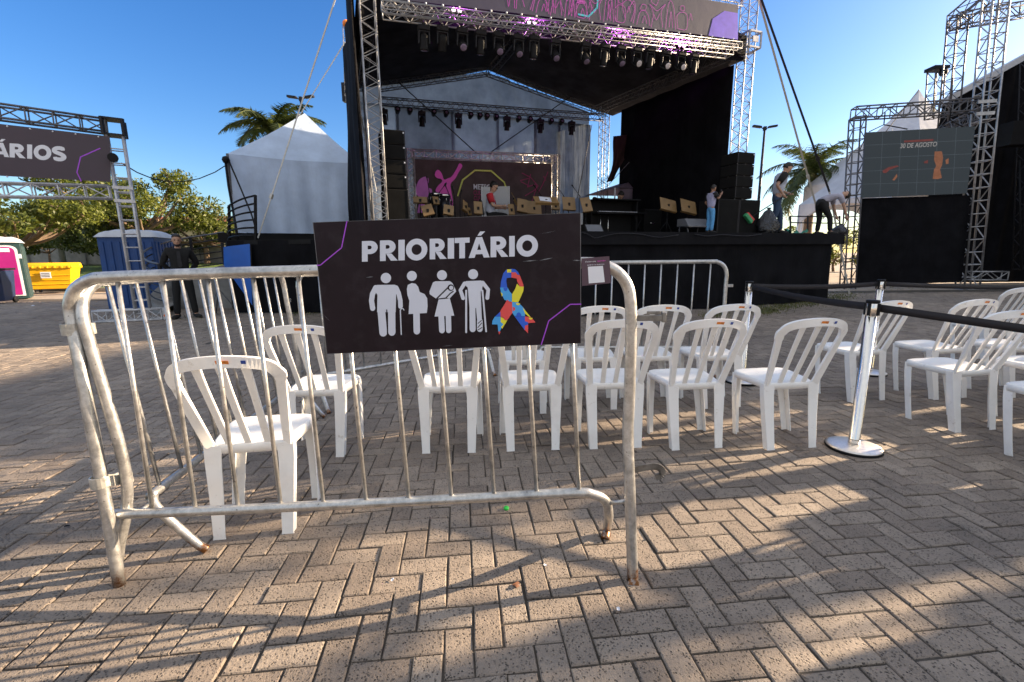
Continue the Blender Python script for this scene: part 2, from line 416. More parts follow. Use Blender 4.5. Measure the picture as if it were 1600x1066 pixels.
def make_barrier(A, B, label, h=1.2, flip=1, bars=11, near_style=True):
    A, B = Vector(A), Vector(B); L = (B-A).length; ang = math.atan2((B-A).y, (B-A).x)
    r = thing('crowd_barrier', label, 'barrier', A, ang, BG)
    k = flip
    b = MB()
    b.tube(smoothpath([(0, -.14*k, 0), (0, -.10*k, .12), (0, 0, .42), (0, 0, .95), (0, 0, h-.13), (.03, 0, h-.05), (.10, 0, h-.005), (.2, 0, h), (L/2, 0, h), (L-.2, 0, h), (L-.10, 0, h-.005), (L-.03, 0, h-.05), (L, 0, h-.13), (L, 0, .95), (L, 0, .42), (L, -.10*k, .12), (L, -.14*k, 0)]), .0205, 10)
    b.build('frame', MT['galv'], r, world=False)
    b = MB(); z = .29
    b.tube(smoothpath([(.10, .17*k, 0), (.095, .13*k, .05), (.08, .03*k, z-.06), (.11, .0, z-.01), (.17, 0, z), (L/2, 0, z), (L-.17, 0, z), (L-.11, 0, z-.01), (L-.08, .03*k, z-.06), (L-.095, .13*k, .05), (L-.10, .17*k, 0)]), .019, 10)
    for x in (0, L): b.tube([(x, 0, z-.03), (x+(.085 if x == 0 else -.085), 0, z-.03)], .008, 6)
    b.build('bottom_rail', MT['galv'], r, world=False)
    for i in range(bars):
        x = L*(i+1)/(bars+1)
        b = MB(); b.tube([(x, 0, z), (x, 0, h)], .0082, 7); b.build('bar', MT['galv'], r, world=False)
    b = MB()
    for zz in (.35, .95):
        b = MB(); b.box((L+.03, 0, zz), (.09, .012, .03)); b.build('bracket', MT['galv'], r, world=False, bevel=.002)
    return r
o = make_barrier((-1.52, 1.70, 0), (-1.70, 3.60, 0), 'side crowd barrier running away from the left end of the sign barrier', flip=-1)
o.rotation_euler.x = RAD(-4.5)
make_barrier((-1.72, 3.70, 0), (-.22, 4.98, 0), 'slanting back crowd barrier behind the white chairs, mostly hidden by the priority board', flip=-1)
make_barrier((.22, 4.88, 0), (2.24, 4.78, 0), 'back crowd barrier beyond the middle chairs, its right end at a stanchion', flip=-1)

# ================================================================== PRIORITY SIGN
SGY = 1.652
def sg(cx, cy, lift=0.0, ox=480, oy=320, sc=3.3333):       # crop pixel to the sign's face
    return P(ox+cx/sc, oy+cy/sc, SGY-lift)
MT['sign'] = mat('aubergine_print', (.014, .008, .012), .45, var=.3, scale=5, bump=.10, bscale=7, bdist=.005, dirt=(.035, .028, .034), dirtamt=.5)
MT['sign'].node_tree.nodes['Principled BSDF'].inputs['Specular IOR Level'].default_value = .16
MT['scratch'] = mat('scratched_print', (.16, .17, .19), .6, var=.5, scale=60)
MT['purple_line'] = mat('purple_print', (.36, .06, .62), .4, var=.05)
MT['pic'] = mat('pale_print', (.60, .64, .74), .45, var=.05)
RIB = {k: mat('ribbon_print_'+k, c, .4, var=.05) for k, c in dict(navy=(.01, .10, .62), sky=(.05, .36, .80), red=(.72, .07, .07), yellow=(.76, .70, .03)).items()}
sign = thing('priority_sign', 'black PRIORITÁRIO board with white figures and a jigsaw ribbon, tied to the front barrier', 'sign', P(700, 545, SGY), 0)
b = MB(); c4 = [(28, 92), (1425, 42), (1427, 722), (102, 778)]
b.hexa([sg(*q, 0) for q in c4], [sg(*q, 0)+Vector((0, .006, 0)) for q in c4]); b.build('board', MT['sign'], sign)
b = MB(); ed = [sg(*q, .0006) for q in c4]; cen = sum(ed, Vector())/4
for k in range(4):
    p, q = ed[k], ed[(k+1) % 4]; i = lambda v: v+(cen-v).normalized()*.0026
    b.add([p, q, i(q), i(p)], [(0, 1, 2, 3)])
b.build('edge_strip', MT['alu_dull'], sign)
LW = {'P': .80, 'R': .88, 'I': .28, 'O': 1.04, 'T': .74, 'A': 1.06, 'S': .74, 'N': .92, 'M': 1.1, 'E': .66}
def letter(ch):
    """closed outlines of a geometric bold capital, height 1: list of (outer, holes)"""
    if ch in 'PR':
        outer = [(0, 0), (0, 1)]+[(.42, 1)]+arc((.42, .68), .37, .32, 85, -85, 14)+[(.42, .36), (.29, .36), (.29, 0)]
        hole = [(.29, .77), (.39, .77)]+arc((.39, .68), .10, .09, 80, -80, 8)+[(.39, .59), (.29, .59)]
        r = [(outer, [hole])]
        if ch == 'R': r.append(([(.30, .355), (.57, .355), (.90, 0), (.55, 0)], []))
        return r
    if ch == 'I': return [([(0, 0), (0, 1), (.28, 1), (.28, 0)], [])]
    if ch == 'O': return [(arc((.52, .5), .52, .53, 0, 348, 36), [arc((.52, .5), .245, .26, 0, 348, 28)])]
    if ch == 'T': return [([(.23, 0), (.23, .75), (0, .75), (0, 1), (.74, 1), (.74, .75), (.51, .75), (.51, 0)], [])]
    if ch == 'A': return [([(0, 0), (.38, 1), (.68, 1), (1.06, 0), (.76, 0), (.70, .17), (.36, .17), (.30, 0)], [[(.43, .38), (.63, .38), (.53, .70)]])]
    if ch == '^': return [([(.44, 1.07), (.62, 1.07), (.84, 1.27), (.58, 1.27)], [])]
    if ch == 'N': return [([(0, 0), (0, 1), (.28, 1), (.64, .45), (.64, 1), (.92, 1), (.92, 0), (.64, 0), (.28, .55), (.28, 0)], [])]
    if ch == 'M': return [([(0, 0), (.1, 1), (.36, 1), (.55, .5), (.74, 1), (1, 1), (1.1, 0), (.84, 0), (.78, .6), (.55, .08), (.32, .6), (.26, 0)], [])]
    if ch == 'E': return [([(0, 0), (0, 1), (.66, 1), (.66, .76), (.28, .76), (.28, .63), (.6, .63), (.6, .39), (.28, .39), (.28, .24), (.66, .24), (.66, 0)], [])]
    if ch == 'S':
        c = arc((.36, .72), .24, .16, 35, 180, 10)+arc((.37, .72), .25, .19, 180, 250, 4)[1:]+[(.44, .48)]+arc((.36, .28), .25, .18, 60, -140, 12)[1:]
        return [(stroke2(c, .26, 2), [])]
def lettering(mb, text, xs, top, bot, fn):
    """xs: (x0,x1) per letter; top/bot: y as a function of x in the same pixel space; fn maps a pixel to 3-D"""
    for ch, (x0, x1) in zip(text, xs):
        for base in (['A', '^'] if ch == 'Á' else [ch]):
            wd = LW['A' if base == '^' else base]
            for outer, holes in letter(base):
                def mp(l):
                    r = []
                    for u, v in l:
                        x = x0+(x1-x0)*u/wd; r.append(fn(x, bot(x)+(top(x)-bot(x))*v))
                    return r
                mb.tri([mp(outer)]+[mp(h) for h in holes])
b = MB()
lettering(b, 'PRIORITÁRIO', [(285, 368), (379, 470), (475, 508), (514, 626), (638, 725), (732, 765), (768, 846), (841, 950), (955, 1046), (1052, 1081), (1090, 1202)],
          lambda x: 190-(x-285)*.0345, lambda x: 297-(x-290)*.0345, lambda x, y: sg(x, y, .0012))
b.build('lettering', MT['pic'], sign, recalc=False)
for pts in (((207, 85), (179, 224), (68, 315), (50, 316)), ((1427, 518), (1370, 519), (1258, 605), (1219, 730))):
    b = MB()
    for p, q in zip(pts[:-1], pts[1:]):
        d = Vector((q[0]-p[0], q[1]-p[1])).normalized()*1.0; nn = Vector((-d.y, d.x))*2.8
        b.add([sg(p[0]+nn.x, p[1]+nn.y, .0012), sg(q[0]+nn.x, q[1]+nn.y, .0012), sg(q[0]-nn.x, q[1]-nn.y, .0012), sg(p[0]-nn.x, p[1]-nn.y, .0012)], [(0, 1, 2, 3)])
    b.build('corner_line', MT['purple_line'], sign, recalc=False)
for (x0, y0, x1, y1, w_) in ((1120, 296, 1200, 289, 5), (1208, 291, 1282, 276, 6), (1383, 289, 1425, 291, 5), (306, 379, 344, 375, 5), (80, 568, 118, 606, 2), (1215, 152, 1300, 136, 1.5), (700, 738, 760, 732, 2)):
    b = MB(); b.add([sg(x0, y0, .0009), sg((x0+x1)/2, (y0+y1)/2-w_/2, .0009), sg(x1, y1, .0009), sg((x0+x1)/2, (y0+y1)/2+w_/2, .0009)], [(0, 1, 2, 3)]); b.build('scratch', MT['scratch'], sign, recalc=False)
def picto(items):
    b = MB(); k = 0
    for it in items:
        k += 1; mi = 1 if it[0].endswith('d') else 0; kind = it[0][0]; lf = .0010+.00022*k
        if kind == 'c': l = arc(it[1], it[2], it[2], 0, 345, 24)
        elif kind == 's': l = stroke2(it[1], it[2])
        else: l = it[1]
        b.tri([[sg(x, y, lf) for x, y in l]], mi)
    return b.build('pictogram', [MT['pic'], MT['sign']], sign, recalc=False)
picto([('c', (410, 382), 27), ('p', [(350, 424), (364, 418), (456, 417), (470, 423), (474, 440), (463, 470), (461, 560), (364, 560), (366, 470), (346, 440)]),
       ('s', [(357, 432), (340, 465), (335, 500), (341, 540)], 27), ('s', [(463, 432), (476, 460), (485, 500), (486, 530)], 24),
       ('s', [(386, 550), (396, 667)], 40), ('s', [(440, 550), (441, 664)], 38), ('sd', [(414, 548), (418, 690)], 5),
       ('s', [(485, 548), (490, 676)], 6), ('s', [(485, 549), (492, 541), (499, 541), (504, 549)], 5)])
picto([('c', (545, 371), 26), ('p', [(519, 440), (524, 418), (545, 408), (565, 412), (578, 428), (586, 455), (612, 466), (625, 488), (627, 528), (623, 564), (528, 570), (532, 500), (522, 470)]),
       ('s', [(569, 560), (571, 659)], 34)])
picto([('c', (702, 367), 26), ('p', [(655, 405), (668, 399), (742, 398), (756, 408), (772, 440), (776, 452), (742, 488), (716, 484), (672, 490), (638, 466), (637, 452)]),
       ('sd', [(672, 492), (740, 425)], 7), ('sd', [(716, 492), (745, 462), (760, 452)], 6), ('cd', (748, 432), 17), ('c', (750, 433), 11),
       ('p', [(684, 494), (743, 488), (766, 578), (663, 583)]), ('s', [(698, 575), (702, 655)], 30), ('s', [(735, 575), (737, 655)], 28)])
picto([('c', (864, 362), 26), ('p', [(812, 408), (828, 398), (905, 395), (922, 404), (912, 430), (906, 545), (846, 545), (836, 432)]),
       ('s', [(820, 410), (798, 445), (812, 487)], 20), ('s', [(914, 406), (943, 443), (938, 486)], 20),
       ('s', [(861, 535), (862, 648)], 32), ('s', [(893, 535), (899, 600)], 28), ('sd', [(878, 540), (880, 660)], 4),
       ('s', [(828, 448), (828, 664)], 10), ('s', [(913, 448), (932, 660)], 9), ('sd', [(836, 452), (836, 655)], 4), ('sd', [(906, 452), (912, 600)], 4),
       ('s', [(899, 606), (899, 648)], 30), ('sd', [(890, 618), (908, 603)], 4), ('sd', [(889, 640), (909, 616)], 4), ('sd', [(890, 652), (910, 640)], 4)])
rs = lambda x, y, l: P(770+x/6.66, 400+y/6.66, SGY-l)
for i, (cn, l) in enumerate([
    ('navy', [(165, 140), (192, 135), (192, 225), (145, 230), (140, 262), (150, 330), (80, 330), (85, 270), (110, 180), (140, 145)]),
    ('yellow', [(148, 140), (192, 140), (192, 172), (148, 172)]),
    ('navy', [(193, 135), (230, 138), (262, 165), (280, 200), (193, 172)]),
    ('red', [(193, 172), (235, 170), (255, 195), (280, 200), (300, 250), (318, 300), (320, 320), (282, 320), (252, 262), (250, 235), (193, 225)]),
    ('yellow', [(252, 290), (282, 320), (322, 320), (318, 365), (290, 430), (265, 485), (200, 478), (200, 400), (235, 340)]),
    ('sky', [(75, 330), (155, 330), (175, 370), (198, 395), (198, 478), (155, 470), (120, 455), (90, 395)]),
    ('navy', arc((132, 332), 22, 36, 0, 180, 10)), ('yellow', [(82, 375), (105, 400), (95, 425)]),
    ('red', [(130, 490), (150, 455), (175, 478), (200, 478), (205, 590), (150, 670), (80, 630), (78, 575)]),
    ('sky', [(200, 480), (265, 485), (310, 530), (335, 560), (335, 628), (225, 625), (205, 595)]),
    ('red', arc((208, 552), 26, 22, -90, 90, 10)), ('yellow', arc((262, 492), 22, 22, 0, 180, 10)),
    ('yellow', [(310, 535), (410, 655), (385, 640), (335, 600)]),
    ('red', [(335, 628), (400, 640), (445, 692), (370, 700), (335, 680)]),
    ('navy', [(225, 627), (335, 630), (335, 680), (368, 690), (368, 760), (330, 770)]),
    ('navy', arc((270, 626), 26, 38, 180, 360, 10)), ('yellow', arc((395, 645), 20, 18, 0, 180, 8)),
    ('red', [(335, 727), (368, 715), (366, 805), (332, 770)]),
    ('navy', [(78, 580), (80, 632), (22, 632)]),
    ('sky', [(20, 633), (80, 633), (82, 690), (112, 712), (70, 790), (57, 785), (50, 714), (-8, 712), (-4, 676)]),
    ('yellow', [(82, 635), (150, 672), (98, 758), (85, 740), (112, 712), (82, 688)]), ('red', arc((136, 645), 22, 26, 0, 180, 8)), ('red', [(58, 785), (82, 790), (66, 820)])]):
    b = MB(); b.tri([[rs(x, y, .0010+.0002*i) for x, y in l]]); b.build('ribbon_piece', RIB[cn], sign, recalc=False)
MT['poster'] = mat('mauve_poster', (.075, .040, .062), .45, var=.1)
b = MB(); c4 = [P(908.5, 404, SGY), P(952, 400.5, SGY), P(955, 442.5, SGY), P(909.5, 447, SGY)]
post = thing('poster', 'small mauve paper notice with two lines of print beside the priority board', 'poster', c4[3])
b.hexa(c4, [q+Vector((0, .002, 0)) for q in c4]); b.build('sheet', MT['poster'], post)
MT['pink_print'] = mat('pink_print', (.62, .06, .45), .4, var=.05)
def textmesh(txt, p0, p1, height, material, name, parent, lift=.001, bold=.0, extr=0):
    """lettering set between two 3-D points along its base line, in the built-in font"""
    cu = bpy.data.curves.new('t', 'FONT'); cu.body = txt; cu.size = 1; cu.offset = bold
    ob = bpy.data.objects.new('t', cu); SC.collection.objects.link(ob)
    dg = bpy.context.evaluated_depsgraph_get(); me = bpy.data.meshes.new_from_object(ob.evaluated_get(dg))
    vs = [v.co.copy() for v in me.vertices]; fs = [tuple(p.vertices) for p in me.polygons]
    bpy.data.objects.remove(ob); bpy.data.curves.remove(cu); bpy.data.meshes.remove(me)
    x0, x1 = min(v.x for v in vs), max(v.x for v in vs); yb = max(v.y for v in vs)
    p0, p1 = Vector(p0), Vector(p1); e = p1-p0; nn = Vector((e.y, -e.x, 0)).normalized()
    b = MB(); b.add([p0+e*((v.x-x0)/(x1-x0))+Vector((0, 0, height*v.y/yb))+nn*lift for v in vs], fs)
    return b.build(name, material, parent, recalc=False)
sp_ = SGY
textmesh('Deixe sua', P(914.5, 410.2, sp_), P(931, 409.2, sp_), .0045, MT['white_print'], 'lettering', post)
textmesh('opinião', P(933, 409, sp_), P(946, 408.2, sp_), .0045, MT['pink_print'], 'lettering', post)
textmesh('sobre o evento', P(917.5, 415.2, sp_), P(944, 413.6, sp_), .0045, MT['white_print'], 'lettering', post)
b = MB(); b.add([P(918.5, 417, sp_-.001), P(942, 415.5, sp_-.001), P(945, 441, sp_-.001), P(920, 443, sp_-.001)], [(0, 1, 2, 3)])
b.build('white_label', MT['white_print'], post, recalc=False)

# ================================================================== CHAIRS
def plastic_white():
    m, nt, b, co = newmat('white_plastic'); co = nd(nt, 'ShaderNodeNewGeometry').outputs['Position']
    c = mixc(nt, ramp(nt, noise(nt, co, 5, 6, .65), .5, .75), (.84, .83, .81), (.74, .72, .69))
    c = mixc(nt, ramp(nt, noise(nt, co, 17, 7, .78), .60, .72), c, (.52, .48, .42))
    nt.links.new(c, b.inputs['Base Color']); b.inputs['Roughness'].default_value = .38
    b.inputs['Subsurface Weight'].default_value = .12; b.inputs['Subsurface Radius'].default_value = (.02, .02, .02); b.inputs['Subsurface Scale'].default_value = .4
    bumpto(nt, b, noise(nt, co, 70, 4), .06, .002)
    return m
MT['plastic'] = plastic_white()
MT['sticker_o'] = mat('orange_sticker', (.70, .22, .03), .5, var=.3, scale=90)
MT['sticker_b'] = mat('blue_sticker', (.02, .06, .32), .5, var=.3, scale=90)
CHG = 'white plastic chairs set out facing the stage'
def chair_back_pt(u, z):
    """point on the curved back surface: u -1..1 across, z height; y bows backwards at the middle, leans back"""
    t = max(0, min(1, (z-.43)/.46))
    wdt = .170+.055*t
    return Vector((u*wdt, .075-.165*t-.035*t*(1-u*u), z))
def ribbon(b, pts, w, th, side, n=None):
    """solid strip: centre line pts, width w along `side`, thickness th"""
    loops = []
    N_ = len(pts)
    for i, p in enumerate(pts):
        d = (pts[min(i+1, N_-1)]-pts[max(i-1, 0)]).normalized()
        s = side(i) if callable(side) else Vector(side); s = (s-d*s.dot(d)).normalized(); q = d.cross(s)
        ww = w[i] if isinstance(w, (list, tuple)) else w
        loops.append([p+s*ww/2*a+q*th/2*c for a, c in ((-1, -1), (1, -1), (1, 1), (-1, 1))])
    o = len(b.v); vs = [v for l in loops for v in l]
    fs = [(i*4+k, i*4+(k+1) % 4, i*4+4+(k+1) % 4, i*4+4+k) for i in range(N_-1) for k in range(4)]+[(3, 2, 1, 0), tuple((N_-1)*4+k for k in range(4))]
    b.add(vs, fs, 0, False)
def make_chair(label):
    r = thing('plastic_chair', label, 'chair', (0, 0, 0), 0, CHG)
    # back: arched frame and three slats
    b = MB()
    path = []
    for z in (.43, .50, .58, .66, .73, .79): path.append((-1, z))
    top = [(-.96, .825), (-.86, .853), (-.68, .872), (-.4, .884), (0, .890), (.4, .884), (.68, .872), (.86, .853), (.96, .825)]
    full = path+top+[(1, z) for _, z in reversed(path)]
    pts = [chair_back_pt(u, z-(.022 if 5 < i < len(full)-6 else 0)) for i, (u, z) in enumerate(full)]
    wl = [.040 if i < 5 or i > len(full)-6 else .050 for i in range(len(full))]
    pts0 = pts; pts = smoothpath(pts0, 4); wl = [wl[min(len(wl)-1, int(i/4+.5))] for i in range(len(pts))]
    cen = Vector((0, 0, .68))
    ribbon(b, pts, wl, .018, lambda i: (cen-pts[i])-Vector((0, (cen-pts[i]).y, 0)))
    b.build('back_frame', MT['plastic'], r, world=False, bevel=.005)
    for u in (-.47, 0, .47):
        b = MB(); sp = [chair_back_pt(u*(1.05-.02*k), z) for k, z in enumerate((.43, .50, .58, .66, .74, .80, .845))]
        ribbon(b, sp, [.034, .033, .032, .032, .033, .036, .040], .012, (1, 0, 0))
        b.build('back_slat', MT['plastic'], r, world=False, bevel=.004)
    # seat: rounded, dished, with a turned-down rim
    b = MB()
    def outline(s, n=48):
        out = []
        for k in range(n):
            a = 2*math.pi*k/n; c, q = math.cos(a), math.sin(a); e = .38
            x = math.copysign(abs(c)**e, c); y = math.copysign(abs(q)**e, q)
            wx = .190+.022*y; out.append(Vector((x*wx*s, .245+y*.185*s, 0)))
        return out
    n = 48; vs = []
    rings = [(.05, .436), (.5, .434), (.85, .441), (.96, .447), (1.0, .443), (1.012, .43), (1.012, .402), (.985, .402), (.97, .42), (.9, .428), (.05, .424)]
    for s, z in rings: vs += [p+Vector((0, 0, z+(.004*((p.y-.245)/.185) if s > .4 else 0))) for p in outline(s, n)]
    fs = [(i*n+k, i*n+(k+1) % n, (i+1)*n+(k+1) % n, (i+1)*n+k) for i in range(len(rings)-1) for k in range(n)]
    b.add(vs, fs+[tuple(range(n)), tuple((len(rings)-1)*n+k for k in reversed(range(n)))], 0, True)
    b.build('seat', MT['plastic'], r, world=False)
    for sx in (-1, 1):
        # rear leg: broad angle section, flares to the foot
        b = MB()
        lp = [Vector((sx*.158, .070, .435)), Vector((sx*.160, .062, .36)), Vector((sx*.155, .040, .2)), Vector((sx*.150, .008, .015)), Vector((sx*.150, .005, 0))]
        ribbon(b, lp, [.078, .072, .062, .052, .056], .007, (1, 0, 0))
        ip = [p+Vector((sx*.028*(1-.25*i/4), .024, 0)) for i, p in enumerate(lp)]
        ribbon(b, ip, [.052, .05, .045, .04, .042], .007, (0, 1, 0))
        b.build('leg', MT['plastic'], r, world=False, bevel=.0022)
        b = MB()
        lp = [Vector((sx*.165, .405, .43)), Vector((sx*.175, .395, .36)), Vector((sx*.185, .365, .2)), Vector((sx*.192, .328, .015)), Vector((sx*.192, .325, 0))]
        ribbon(b, lp, [.070, .062, .052, .044, .046], .007, (1, 0, 0))
        ip = [p+Vector((sx*.026*(1-.3*i/4), -.022, 0)) for i, p in enumerate(lp)]
        ribbon(b, ip, [.05, .046, .042, .038, .04], .007, (0, 1, 0))
        b.build('leg', MT['plastic'], r, world=False, bevel=.0022)
    for u0, u1, mm in ((-.02, .2, 'sticker_o'), (.40, .48, 'sticker_b')):
        b = MB(); q = []
        for u, dz in ((u0, -.008), (u1, -.008), (u1, .008), (u0, .008)):
            p = chair_back_pt(u, .868+dz-.004*abs(u)*3); q.append(p+Vector((0, -.0125, 0)))
        b.add(q, [(0, 1, 2, 3)]); b.build('sticker', MT[mm], r, world=False, recalc=False)
    return r
chairs = [
 (-1.215, 1.922, 8, 'lone white plastic chair behind the left half of the front barrier, nearest to the viewer'),
 (-1.28, 2.772, 2, 'white plastic chair close to the side barrier, behind the nearest lone chair'),
 (-.425, 2.82, 1, 'white plastic chair hidden from the waist up by the middle of the priority board'),
 (.134, 2.845, 3, 'white plastic chair under the ribbon end of the priority board, in the nearer row'),
 (.69, 2.867, 3, 'white plastic chair behind the right upright of the front barrier, in the nearer row'),
 (1.228, 2.843, 6, 'white plastic chair of the nearer row just right of the sign barrier, fully visible'),
 (1.85, 2.83, 7, 'white plastic chair ending the nearer row, beside the front belt post'),
 (.10, 3.56, 2, 'white plastic chair of the second row showing only its seat under the priority board'),
 (.70, 3.64, 3, 'white plastic chair of the second row peeping out at the right edge of the board'),
 (1.20, 3.66, 3, 'white plastic chair of the second row below the back barrier, left of its last chair'),
 (1.76, 3.66, 8, 'white plastic chair ending the second row, in front of the far belt post'),
 (3.10, 3.79, 12, 'white plastic chair partly behind both belt posts, leftmost of the roped-off chairs'),
 (3.86, 3.84, 10, 'white plastic chair of the roped-off rear row, right of the one behind the posts'),
 (3.34, 3.10, 9, 'white plastic chair cut across by the near black belt, whole and right of the posts'),
 (3.40, 2.43, 8, 'white plastic chair at the right edge showing only its left leg and seat'),
 (4.57, 3.87, 9, 'white plastic chair of the roped-off rear row, half cut off by the right edge'),
 (5.50, 5.0, 10, 'farthest white plastic chair, only its back showing at the right edge'),
 (4.05, 3.14, 8, 'white plastic chair outside the right edge, in the roped-off middle row'),
 (4.75, 3.16, 8, 'white plastic chair outside the right edge, end of the roped-off middle row'),
 (4.15, 2.45, 8, 'white plastic chair outside the right edge, in the roped-off front row'),
 (5.35, 3.9, 8, 'white plastic chair outside the right edge, end of the roped-off rear row')]
ch0 = None
for x, y, a, lab in chairs:
    if ch0 is None: ch0 = make_chair(lab); ch0.location = (x, y, 0); ch0.rotation_euler = (0, 0, RAD(a))
    else: dup(ch0, (x, y, 0), RAD(a), lab)

# ================================================================== STANCHIONS AND BELTS
MT['chrome'] = mat('polished_steel', (.80, .77, .72), .2, 1.0, var=.06, scale=30)
MT['brushed'] = mat('brushed_steel', (.74, .70, .66), .42, 1.0, var=.1, scale=60)
MT['belt'] = mat('belt_webbing', (.010, .008, .011), .75, var=.2, scale=40)
SG_ = 'chrome belt stanchions'
def stanchion(x, y, h, label):
    r = thing('stanchion', label, 'stanchion', (x, y, 0), 0, SG_)
    b = MB(); b.lathe([(.155, 0), (.160, .004), (.160, .016), (.157, .018)], 40); b.build('rubber_ring', MT['black'], r, world=False)
    b = MB(); b.lathe([(.156, .018), (.156, .023), (.140, .029), (.06, .037), (.033, .040)], 40); b.build('base', MT['brushed'], r, world=False)
    b = MB(); b.lathe([(.0325, .038), (.0325, .075), (.0315, .077), (.0315, h-.10)], 28); b.build('post', MT['chrome'], r, world=False)
    b = MB(); b.lathe([(.031, h-.10), (.033, h-.098), (.033, h-.022), (.0315, h-.02)], 28); b.build('collar', MT['chrome'], r, world=False)
    b = MB(); b.lathe([(.031, h-.02), (.037, h-.018), (.037, h-.004), (.034, h), (.002, h+.001)], 28)
    for k in range(4):
        a = math.pi/2*k+.5; b.box((.034*math.cos(a), .034*math.sin(a), h-.058), (.016, .016, .075), Matrix.Rotation(a, 3, 'Z'))
    b.build('belt_head', MT['black'], r, world=False)
    return r
s1 = G(1333, 701); s2 = G(1357, 584); s3 = G(1158, 597)
H1 = P(1350, 469, s1.y).z; H2 = P(1368, 437, s2.y).z; H3 = P(1142, 440, s3.y).z
stanchion(s1.x, s1.y, H1, 'polished belt post standing in front, nearest to the viewer, with a round steel base')
stanchion(s2.x, s2.y, H2, 'polished belt post behind the front post, its base between two white chairs')
stanchion(s3.x, s3.y, H3, 'polished belt post at the right end of the back barrier')
def belt(p, q, sag, label):
    b = MB(); p, q = Vector(p), Vector(q)
    def f(u, v):
        c = p.lerp(q, u); c.z -= sag*4*u*(1-u); c.z += (v-.5)*.048; return c
    b.grid(f, 14, 1); o = b.build('barrier_belt', MT['belt'], recalc=False)
    s = o.modifiers.new('t', 'SOLIDIFY'); s.thickness = .002
    tag(o, label, 'belt', 'black webbing belts between the posts')
ZB = lambda s, h: Vector((s.x, s.y, h-.045))
pa = ZB(s1, H1)
belt(ZB(s3, H3)+(pa-ZB(s3, H3)).normalized()*.035, pa+(ZB(s3, H3)-pa).normalized()*.035, .02, 'black belt slanting from the back barrier post to the front post')
e1 = P(1790, 541, 2.2)
belt(pa+(e1-pa).normalized()*.035, e1, .0, 'black belt running from the front post across the chairs to the right edge')
pb = ZB(s2, H2)
belt(ZB(s3, H3)+(pb-ZB(s3, H3)).normalized()*.035, pb+(ZB(s3, H3)-pb).normalized()*.035, .02, 'black belt between the back barrier post and the second post, before the stage')
e2 = P(1760, 446, 5.6)
belt(pb+(e2-pb).normalized()*.035, e2, .03, 'black belt running from the second post to the right, below the screen frame')
stanchion(e1.x+.03, e1.y, e1.z+.045, 'polished belt post outside the right edge holding the near belt')
stanchion(e2.x+.03, e2.y, e2.z+.045, 'polished belt post outside the right edge holding the far belt')

# ================================================================== STAGE
TR = dict(r=.0135, rb=.0075)
MT['skirt'] = cloth('skirt_cloth', (.011, .011, .013), fold=1.5, var=.2, stretch=(1, 1, .4), fdist=.05, spec=.08)
MT['backdrop'] = cloth('grey_backdrop', (.26, .32, .40), fold=4, var=.2, stretch=(1, 1, .1), fdist=.05, transl=.5)
MT['backdrop_dark'] = cloth('dark_grey_backdrop', (.15, .185, .235), fold=4, var=.22, stretch=(1, 1, .1), fdist=.05, transl=.45)
MT['roof'] = cloth('roof_membrane', (.052, .050, .058), fold=1.5, var=.3, stretch=(1, 1, 1), transl=.45)
ZF = 1.75
# platform: deck + skirts
r = thing('stage_platform', 'long black skirted main stage deck behind the barriers', 'stage', stage(5.5, 3, 0))
b = MB(); b.prism([stage(-.4, -.4, ZF), stage(11.5, -.4, ZF), stage(11.1, 6.5, ZF), stage(-.4, 6.5, ZF)], (0, 0, -.09)); b.build('deck', MT['black'], r)
rng = random.Random(5)
def skirt_fn(a, c, z0, z1, wob, inn=Vector((0, 0, 0)), seed=0):
    a, c = Vector(a), Vector(c); e = (c-a).normalized(); nn = Vector((e.y, -e.x, 0)); L = (c-a).length
    def f(u, v):
        x = u*L; k = math.sin(x*5.1+seed)+.6*math.sin(x*11.3+1.7+seed)+.5*math.sin(x*2.3)
        p = a.lerp(c, u)+inn*(1-v)+nn*(wob*k*(1-.7*v))
        return Vector((p.x, p.y, z0+(z1-z0)*v))
    return f
b = MB(); b.grid(skirt_fn(stage(-.41, -.43, 0), stage(11.52, -.43, 0), 1.49, ZF+.006, .012), 160, 3)
b.grid(skirt_fn(stage(11.53, -.43, 0), stage(11.12, 6.5, 0), 1.49, ZF+.006, .012), 60, 3); b.build('lip_cloth', MT['skirt'], r, recalc=False)
b = MB(); b.grid(skirt_fn(stage(-.40, -.33, 0), stage(11.2, -.33, 0), .02, 1.62, .045), 220, 8); b.build('front_skirt', MT['black_cloth'], r, recalc=False)
b = MB(); b.grid(skirt_fn(stage(11.2, -.33, 0), stage(10.7, 3.5, 0), .02, 1.62, .05), 80, 8); b.build('side_skirt', MT['skirt'], r, recalc=False)
# left wing that carries the tent
r = thing('wing_platform', 'black skirted side wing of the stage under the white tent', 'stage', (-5.5, 12.5, 0))
wl = [Vector((-6.62, 10.85, 0)), Vector((-2.4, 10.4, 0)), stage(-.45, 6.4, 0), Vector((-9.0, 15.9, 0)), Vector((-7.9, 12.9, 0))]
b = MB(); b.prism([q+Vector((0, 0, 1.70)) for q in wl], (0, 0, -.1)); b.prism([Vector(q) for q in ((-7.75, 12.35, 1.96), (-4.2, 13.95, 1.96), (-5.9, 17.3, 1.96), (-9.2, 15.9, 1.96))], (0, 0, -.25)); b.build('deck', MT['black'], r)
b = MB(); b.grid(skirt_fn(wl[0], wl[1], .02, 1.69, .03, seed=2), 80, 6); b.grid(skirt_fn(wl[4], wl[0], .02, 1.69, .03, seed=2), 50, 6); b.build('skirt', MT['black_cloth'], r, recalc=False)
